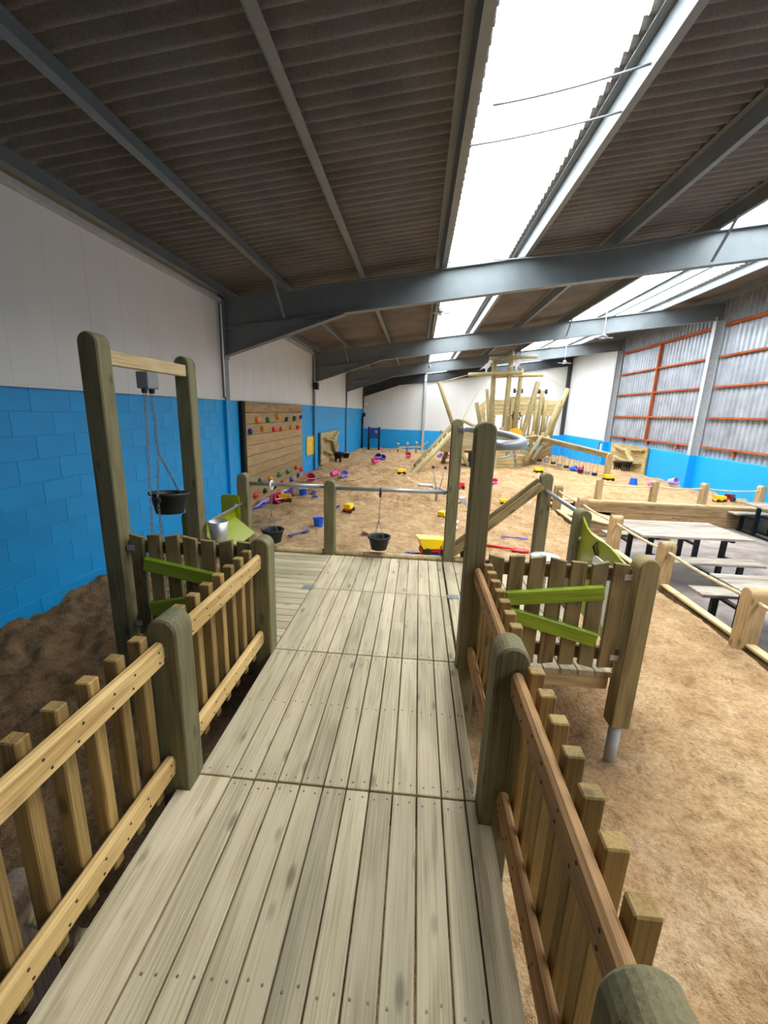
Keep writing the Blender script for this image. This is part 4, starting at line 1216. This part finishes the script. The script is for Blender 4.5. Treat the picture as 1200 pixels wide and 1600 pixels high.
# two ball-run boards made of planks with sloping ledges
def run_board(name, x, sgn, y0, y1, z0, z1, ledges, label):
    t = thing(name, (x, (y0 + y1) / 2, z0), label, 'play panel')
    n_ = 6
    for k in range(n_):
        z = z0 + (z1 - z0) * (k + .5) / n_
        board('plank', t, (x, y0, z), (x, y1, z), (z1 - z0) / n_ - .008, 0.04, 'ship_wood', up=(1, 0, 0))
    for yy in (y0 + .05, y1 - .05):
        board('batten', t, (x - sgn * .04, yy, z0), (x - sgn * .04, yy, z1), 0.09, 0.05, 'sleeper_wood', up=(1, 0, 0))
    for (ya, za, yb, zb) in ledges:
        board('ledge', t, (x + sgn * .09, ya, za), (x + sgn * .09, yb, zb), 0.15, 0.06, 'ship_wood', up=(0, 0, 1) if abs(ya - yb) > .3 else (0, 1, 0))
    return t
run_board('ball_run_board', XL + 0.10, 1, 14.9, 17.9, -0.42, 0.72, ((15.15, 0.52, 16.3, 0.38), (16.3, 0.45, 17.0, -0.2), (17.75, 0.66, 16.6, 0.40), (15.2, 0.06, 16.6, -0.2), (17.6, 0.1, 16.9, -0.2)), 'planked ball-run board with sloping ledges on the blue left wall')
run_board('ball_run_board', XR - 0.15, -1, 16.9, 19.95, -0.68, 0.53, ((19.55, 0.43, 18.3, 0.26), (18.5, 0.36, 17.75, -0.1), (18.15, 0.36, 17.0, 0.40), (19.4, -0.04, 18.2, -0.16), (18.1, -0.18, 17.1, -0.1)), 'planked ball-run board with sloping ledges at the right wall beyond the pod beam')
def shadowed_bucket(x, y, z, label, rz):
    t = thing('black_bucket_shadow', (x, y, z), label, 'shadowed_bucket', None, rz)
    b0 = wm(t)
    put('tub', raw('tub', *lathe([(.13, .16), (.20, .38), (.225, .38), (.225, .41), (.19, .41), (.12, .2), (1e-6, .2)], 16), 'black_rubber', True), t, b0)
    for a, b_ in ((.09, .09), (-.09, .09), (.09, -.09), (-.09, -.09)):
        put('leg', raw('leg', *cyl(.03, .2, 8), 'black_rubber'), t, b0 @ Matrix.Translation((a, b_, 0)))  # dark legs stand in for the shadow below a hanging bucket
shadowed_bucket(XL + 0.42, 16.55, sz(XL + .42, 16.55) - .02, 'black bucket with shadow shaped as legs under the left ball-run board', 0)
shadowed_bucket(XR - 0.5, 18.3, sz(XR - .5, 18.3) - .02, 'black bucket with shadow shaped as legs under the right ball-run board, left of a pair', 0)
shadowed_bucket(XR - 0.45, 17.7, sz(XR - .45, 17.7) - .02, 'black bucket with shadow shaped as legs under the right ball-run board, right of a pair', 0)
o = put('rubber_bucket', bucket_mesh(0.17, 0.2), None, Matrix.Translation((XL + 0.45, 18.15, sz(XL + .45, 18.15))) )
tag(o, 'black rubber bucket on the sand just past the left ball-run board', 'bucket')
nt = thing('notice_frame', (XR - .03, 21.1, -0.05), 'dark blue framed white notice on the right-hand blue plinth', 'notice')
put('frame', raw('frame', *cbox(0.03, 0.78, 0.50, 0.01), 'navy'), nt, loc=(XR - 0.07, 21.1, 0.19))
put('sheet', raw('sheet', *cbox(0.006, 0.46, 0.38, 0.002), 'paper'), nt, loc=(XR - 0.088, 21.1, 0.19))

# far corner: blue activity panel on posts, water channel with taps
ap = thing('activity_panel', (-2.65, 25.5, -0.78), 'dark blue patterned activity panel on two posts in the far left corner', 'play panel')
for x in (-2.96, -2.33):
    log('post', ap, (x, 25.5, -0.85), (x, 25.5, 0.62), 0.06, 'black_metal')
put('panel', raw('panel', *cbox(0.58, 0.03, 0.62, 0.01), 'panel_blue'), ap, loc=(-2.645, 25.47, 0.25))
put('dial', raw('dial', *lathe([(.10, 0), (.10, .03), (.05, .04)], 16), 'tube_steel'), ap, Matrix.Translation((-2.52, 25.45, 0.33)) @ Matrix.Rotation(math.pi / 2, 4, 'X'))
wc = thing('water_channel', (-0.6, 24.5, -0.75), 'low pale timber water channel on legs along the far wall', 'play channel')
board('channel', wc, (-1.7, 24.5, -0.62), (-0.9, 24.5, -0.50), 0.22, 0.07, 'beam_wood')
board('channel', wc, (-1.0, 24.5, -0.46), (0.4, 24.5, -0.38), 0.22, 0.07, 'beam_wood')
board('channel', wc, (0.15, 24.4, -0.40), (0.62, 24.4, -0.05), 0.18, 0.06, 'beam_wood')
for x, z in ((-1.12, -0.42), (-0.58, -0.36), (-0.06, -0.30)):
    log('leg', wc, (x, 24.5, -0.85), (x, 24.5, z), 0.05)
    put('tap', raw('tap', *lathe([(.03, 0), (.03, .10), (.09, .12), (.05, .2), (1e-6, .22)], 10), 'galvanised', True), wc, loc=(x, 24.45, z))
sd = thing('lamp_bracket', (XL + .16, 26.2, 1.2), 'small black floodlight on the wall in the far left corner', 'lamp')
put('housing', raw('housing', *cbox(0.2, 0.2, 0.24, 0.03), 'black_metal'), sd, loc=(XL + 0.18, 26.2, 1.3))
tubep('conduit', sd, [(XL + .08, 26.3, 1.25), (XL + .08, 26.3, -0.75)], 0.06, 'black_metal')
o = put('wall_camera', raw('wall_camera', *lathe([(.06, 0), (.06, .2), (.03, .26)], 12), 'white_plastic', True), None, Matrix.Translation((XL + .12, 26.5, 1.95)) @ Matrix.Rotation(math.pi / 2, 4, 'Y'))
tag(o, 'small white camera high on the wall in the far left corner', 'camera')

# pendant high-bay lamps (unlit)
def pendant(x, y, z, label, w=0.16):
    t = thing('pendant_lamp', (x, y, z), label, 'lamp', 'unlit pendant lamps under the roof')
    tubep('cable', t, [(x, y, zr(x) + .05), (x, y, z + .14)], 0.007, 'white_plastic', 5)
    put('driver', raw('driver', *lathe([(.05, .05), (.065, .06), (.065, .13), (.04, .15)], 12), 'grey_plastic', True), t, loc=(x, y, z))
    for k in range(4):
        a = k * math.pi / 2
        put('led_wing', raw('led_wing', *cbox(w, 0.06, 0.02, 0.004), 'grey_plastic'), t, Matrix.Translation((x + (w * .5 + .06) * math.cos(a), y + (w * .5 + .06) * math.sin(a), z + .045)) @ Matrix.Rotation(a, 4, 'Z'))
    put('lens', raw('lens', *lathe([(.05, .02), (.055, .045)], 12), 'white_plastic', True), t, loc=(x, y, z))
pendant(0.37, 10.4, 3.72, 'four-armed pendant lamp hanging below the first roof beam')
pendant(5.2, 13.4, 3.78, 'pendant lamp hanging in front of the second roof beam on the right', 0.2)
pendant(5.7, 18.2, 3.62, 'pendant lamp hanging above the stern of the ship', 0.2)
pendant(0.35, 18.6, 3.35, 'pendant lamp hanging left of the ship under the rooflight', 0.12)
# loose wires across the rooflight
def wire(p0, p1, sag, label):
    p0, p1 = Vector(p0), Vector(p1)
    pts = [p0.lerp(p1, k / 12) - Vector((0, 0, sag * 4 * (k / 12) * (1 - k / 12))) for k in range(13)]
    tag(tubep('roof_wire', None, pts, 0.009, 'grey_plastic', 5), label, 'cable', 'wires slung under the roof')
wire((PURL[3], 4.42, zr(PURL[3]) + .02), (PURL[4], 4.30, zr(PURL[4]) + .02), 0.02, 'grey wire crossing the near rooflight, lower of two')
wire((PURL[3] + .2, 3.95, zr(PURL[3]) + .05), (PURL[4], 3.85, zr(PURL[4]) + .05), 0.02, 'thin wire crossing the near rooflight, upper of two')
wire((PURL[3], 7.45, zr(PURL[3]) + .05), (PURL[6], 7.45, zr(PURL[6]) - .02), 0.10, 'wire drooping beside the nearest roof beam')

# ================================================================== TOYS ON THE SAND
def toy(name, x, y, label, cat, group, rz=0.0, z=None, tilt=None):
    t = thing(name, (x, y, (sz(x, y) if z is None else z)), label, cat, group, rz)
    if tilt: t.rotation_euler = (tilt[0], tilt[1], rz)
    return t
def t_bucket(x, y, col, label, pose='up', s=1.0, rz=0.0, rim=None):
    """castle bucket: fluted tapered body, rim, bail handle; pose up, side or down"""
    s *= 0.86
    r, h = 0.095 * s, 0.17 * s
    lift = r if pose == 'side' else (h if pose == 'down' else 0.0)
    t = toy('toy_bucket', x, y, label, 'bucket', 'toy buckets on the sand', rz, sz(x, y) + lift - 0.012)
    if pose == 'side': t.rotation_euler = (math.pi / 2 - .18, 0, rz)
    if pose == 'down': t.rotation_euler = (math.pi, 0, rz)
    b0 = wm(t)
    seg = 16
    prof = [(r * .66, 0), (r * .70, h * .12), (r * .93, h * .9), (r * 1.04, h * .9), (r * 1.06, h), (r * .94, h), (r * .62, 0.01), (1e-6, 0.01)]
    v, f = lathe(prof, seg)
    v2 = []
    for i, q in enumerate(v):
        k, j = divmod(i, seg)
        sc2 = 1.0 + (0.07 if (j % 4 in (0, 1) and k < 2) else 0.0)
        v2.append((q[0] * sc2, q[1] * sc2, q[2]))
    put('pail', raw('pail', v2, f, 'toy_' + col), t, b0)
    pts = [(r * 1.05 * math.cos(math.pi * k / 10), r * .35 + r * .5 * math.sin(math.pi * k / 10), h * .96 + r * .25 * math.sin(math.pi * k / 10)) for k in range(11)]
    pts = [(a, -r * .1 - b_ * .6 + r * .3, c2) for a, b_, c2 in pts]
    put('handle', raw('handle', *tube(pts, 0.007 * s, 5), 'toy_' + (rim or 'white'), True), t, b0)
def t_spade(x, y, col, label, rz=0.0, s=1.0, pitch=0.06):
    s *= 0.88
    t = toy('toy_spade', x, y, label, 'spade', 'toy spades on the sand', rz, sz(x, y) + 0.03)
    t.rotation_euler = (0, -pitch, rz)
    b0 = wm(t)
    blade = [(0.10 * s, -.055 * s), (0.20 * s, -.055 * s), (0.25 * s, -.03 * s), (0.26 * s, 0), (0.25 * s, .03 * s), (0.20 * s, .055 * s), (0.10 * s, .055 * s), (0.08 * s, .02 * s), (0.08 * s, -.02 * s)]
    v, f = extrude(blade, 0.014 * s)
    put('blade', raw('blade', v, f, 'toy_' + col), t, b0 @ Matrix.Rotation(math.pi / 2, 4, 'X'))
    put('shaft', raw('shaft', *tube([(-.20 * s, 0, .006), (0.12 * s, 0, .004)], 0.014 * s, 8), 'toy_' + col, True), t, b0)
    ring = [(-.24 * s + .045 * s * math.cos(a * math.pi / 6), .055 * s * math.sin(a * math.pi / 6), .006) for a in range(12)]
    put('grip', raw('grip', *tube(ring, 0.012 * s, 6, True), 'toy_' + col, True), t, b0)
def t_truck(x, y, body, cab, label, rz=0.0, s=1.0):
    t = toy('toy_truck', x, y, label, 'toy truck', 'toy trucks on the sand', rz)
    b0 = wm(t)
    def bx(name, dims, loc, col, rot=0):
        put(name, raw(name, *cbox(*[d * s for d in dims], 0.008 * s), 'toy_' + col), t, b0 @ Matrix.Translation(Vector(loc) * s) @ Matrix.Rotation(rot, 4, 'Y'))
    bx('chassis', (0.28, 0.12, 0.04), (0, 0, 0.06), cab)
    bx('cab', (0.08, 0.12, 0.10), (0.10, 0, 0.12), body)
    v, f = extrude([(-.10, .0), (.06, .0), (.10, .09), (-.15, .11)], 0.15)
    put('tipper', raw('tipper', [(a * s, b_ * s, c2 * s) for a, b_, c2 in v], f, 'toy_' + body), t, b0 @ Matrix.Translation((-.03 * s, 0, .085 * s)))
    for a in (-.09, .09):
        for b_ in (-.075, .075):
            put('wheel', raw('wheel', *lathe([(.045 * s, -.018 * s), (.05 * s, 0), (.045 * s, .018 * s)], 10), 'toy_black'), t, b0 @ Matrix.Translation((a * s, b_ * s, .045 * s)) @ Matrix.Rotation(math.pi / 2, 4, 'X'))
B, K = t_bucket, t_spade
B(-3.12, 8.75, 'rose', 'bright pink toy bucket on its side at the foot of the climbing wall', 'side', 1.4, 1.2)
B(-3.02, 9.35, 'purple', 'dark purple toy bucket on its side behind the pink one at the climbing wall', 'side', 1.2, 2.2)
K(-3.26, 8.38, 'lilac', 'pale lilac spade leaning in the heap below the climbing wall', 1.3, 1.5, 0.25)
K(-3.20, 9.72, 'white', 'white spade lying along the foot of the climbing wall beyond the purple bucket', 1.45, 1.3, 0.15)
K(-3.22, 8.10, 'blue', 'dark blue spade at the near end of the heap below the climbing wall', 1.1, 1.1, 0.1)
t_truck(-2.86, 8.85, 'amber', 'brown', 'yellow-brown toy truck beside the bright pink bucket', 0.6, 1.0)
B(-2.74, 9.9, 'blue', 'blue toy bucket standing upside down left of the middle rail post', 'up', 1.35, .4)
B(-2.98, 11.75, 'rose', 'pink toy bucket tipped with its mouth towards the viewer near the blue wall', 'side', 1.5, 0.1)
K(-2.42, 9.75, 'navy', 'indigo spade lying beside the blue bucket behind the left tube rail', 1.9, 1.3)
K(-3.22, 12.05, 'white', 'small white spade poking up at the far corner of the climbing wall', 1.0, 0.9, 0.5)
B(-2.62, 12.75, 'pink', 'light pink toy bucket lying beyond the middle rail post', 'side', 1.4, 2.4)
B(-2.26, 12.7, 'lilac', 'lilac toy bucket with a purple inside lying beyond the middle rail post', 'side', 1.5, 0.5)
K(-2.02, 12.3, 'yellow', 'yellow spade beside the lilac bucket', 0.3, 0.9)
B(-1.69, 7.10, 'blue', 'large blue castle bucket standing in the sand left of the middle rail post', 'up', 1.25, .3)
K(-1.88, 6.55, 'navy', 'indigo rake-shaped spade lying near the left hanging bucket', 0.9, 0.85)
t_truck(-1.35, 8.4, 'yellow', 'red', 'yellow and red toy tipper right of the middle rail post', 1.4, 0.95)
K(-1.64, 8.55, 'navy', 'tiny indigo spade beside the middle rail post', 1.4, 0.7)
K(-0.73, 6.6, 'brown', 'dark brown scoop beside the hanging bucket on the longer rail', 2.2, 0.9)
B(-1.74, 16.6, 'pink', 'pink and lilac toy bucket nearest of three near the far left', 'side', 1.6, 0.8)
B(-1.76, 18.0, 'navy', 'blue toy bucket on its side, left of a blue pair near the far left', 'side', 1.6, 0.6)
B(-1.40, 18.1, 'blue', 'blue toy bucket on its side, right of a blue pair near the far left', 'side', 1.6, -0.2)
B(-0.42, 19.6, 'rose', 'pink toy bucket alone in front of the water channel', 'side', 1.6, 0.1)
t_truck(-0.48, 13.85, 'yellow', 'brown', 'yellow toy truck left of the ship ladder foot', 0.3, 1.0)
B(1.08, 21.6, 'lilac', 'pale lilac toy bucket under the ship, left of a pink one', 'side', 1.5, 0.7)
B(1.40, 20.8, 'pink', 'pink toy bucket under the ship, beside the lilac one', 'side', 1.6, 0.2)
t_truck(0.33, 6.0, 'yellow', 'red', 'large yellow and red tipper truck beside the tall far post', 0.25, 1.5)
K(0.02, 5.85, 'red', 'red spade half buried beyond the kerb', 0.2, 0.9)
K(0.17, 5.95, 'blue', 'blue spade lying between the red spade and the yellow tipper', 0.0, 1.1)
t_truck(0.60, 8.4, 'yellow', 'black', 'small yellow toy truck peeping out left of the tall far post', 1.2, 0.9)
K(0.80, 7.8, 'white', 'white scoop lying just right of the tall far post', 1.4, 1.1)
t_truck(1.20, 11.6, 'red', 'red', 'red toy truck behind the digger', 0.5, 1.1)
B(2.38, 13.1, 'pink', 'pink toy bucket just visible right of the nearer tall post', 'side', 1.2, 0.3)
K(1.83, 9.3, 'orange', 'orange spade on the sand beyond the chute', 0.4, 0.9)
K(1.62, 9.35, 'navy', 'small indigo spade left of the orange one beyond the chute', 0.8, 0.7)
t_truck(2.08, 9.75, 'yellow', 'yellow', 'tiny yellow toy truck next to the orange spade', 0.2, 0.6)
K(1.47, 6.5, 'red', 'big red spade lying right of the nearer tall post', -0.45, 1.7)
K(1.76, 7.05, 'purple', 'small purple spade behind the big red one', -0.2, 0.9)
t_truck(4.45, 15.6, 'yellow', 'black', 'yellow toy truck in front of the ship nose', 0.2, 1.1)
B(6.25, 16.75, 'rose', 'bright pink bucket caught among the hanging pods', 'side', 1.4, 1.0)
B(5.98, 16.75, 'blue', 'blue and white bucket on the sand under the hanging pods', 'side', 1.5, 1.0)
t_truck(6.66, 14.95, 'yellow', 'black', 'yellow toy truck at the foot of the pod beam post', 0.3, 1.2)
B(7.08, 14.1, 'blue', 'blue toy bucket upside down in front of the right ball-run board', 'down', 1.7, 0.2)
B(8.25, 14.2, 'lilac', 'white and lilac toy bucket on its side near the right wall column', 'side', 1.6, 0.4)
B(7.33, 13.7, 'pink', 'pink toy bucket half hidden behind the second far rope post', 'side', 1.3, 0.9)
t_truck(8.10, 11.6, 'yellow', 'yellow', 'yellow toy truck near the blue wall behind the far rope', 0.1, 1.0)
t_truck(8.42, 11.7, 'maroon', 'red', 'dark red toy truck beside the yellow one behind the far rope', 0.6, 1.0)
K(-2.15, 24.6, 'pink', 'long-handled pink and white spade leaning by the activity panel', 1.2, 1.3, 0.9)
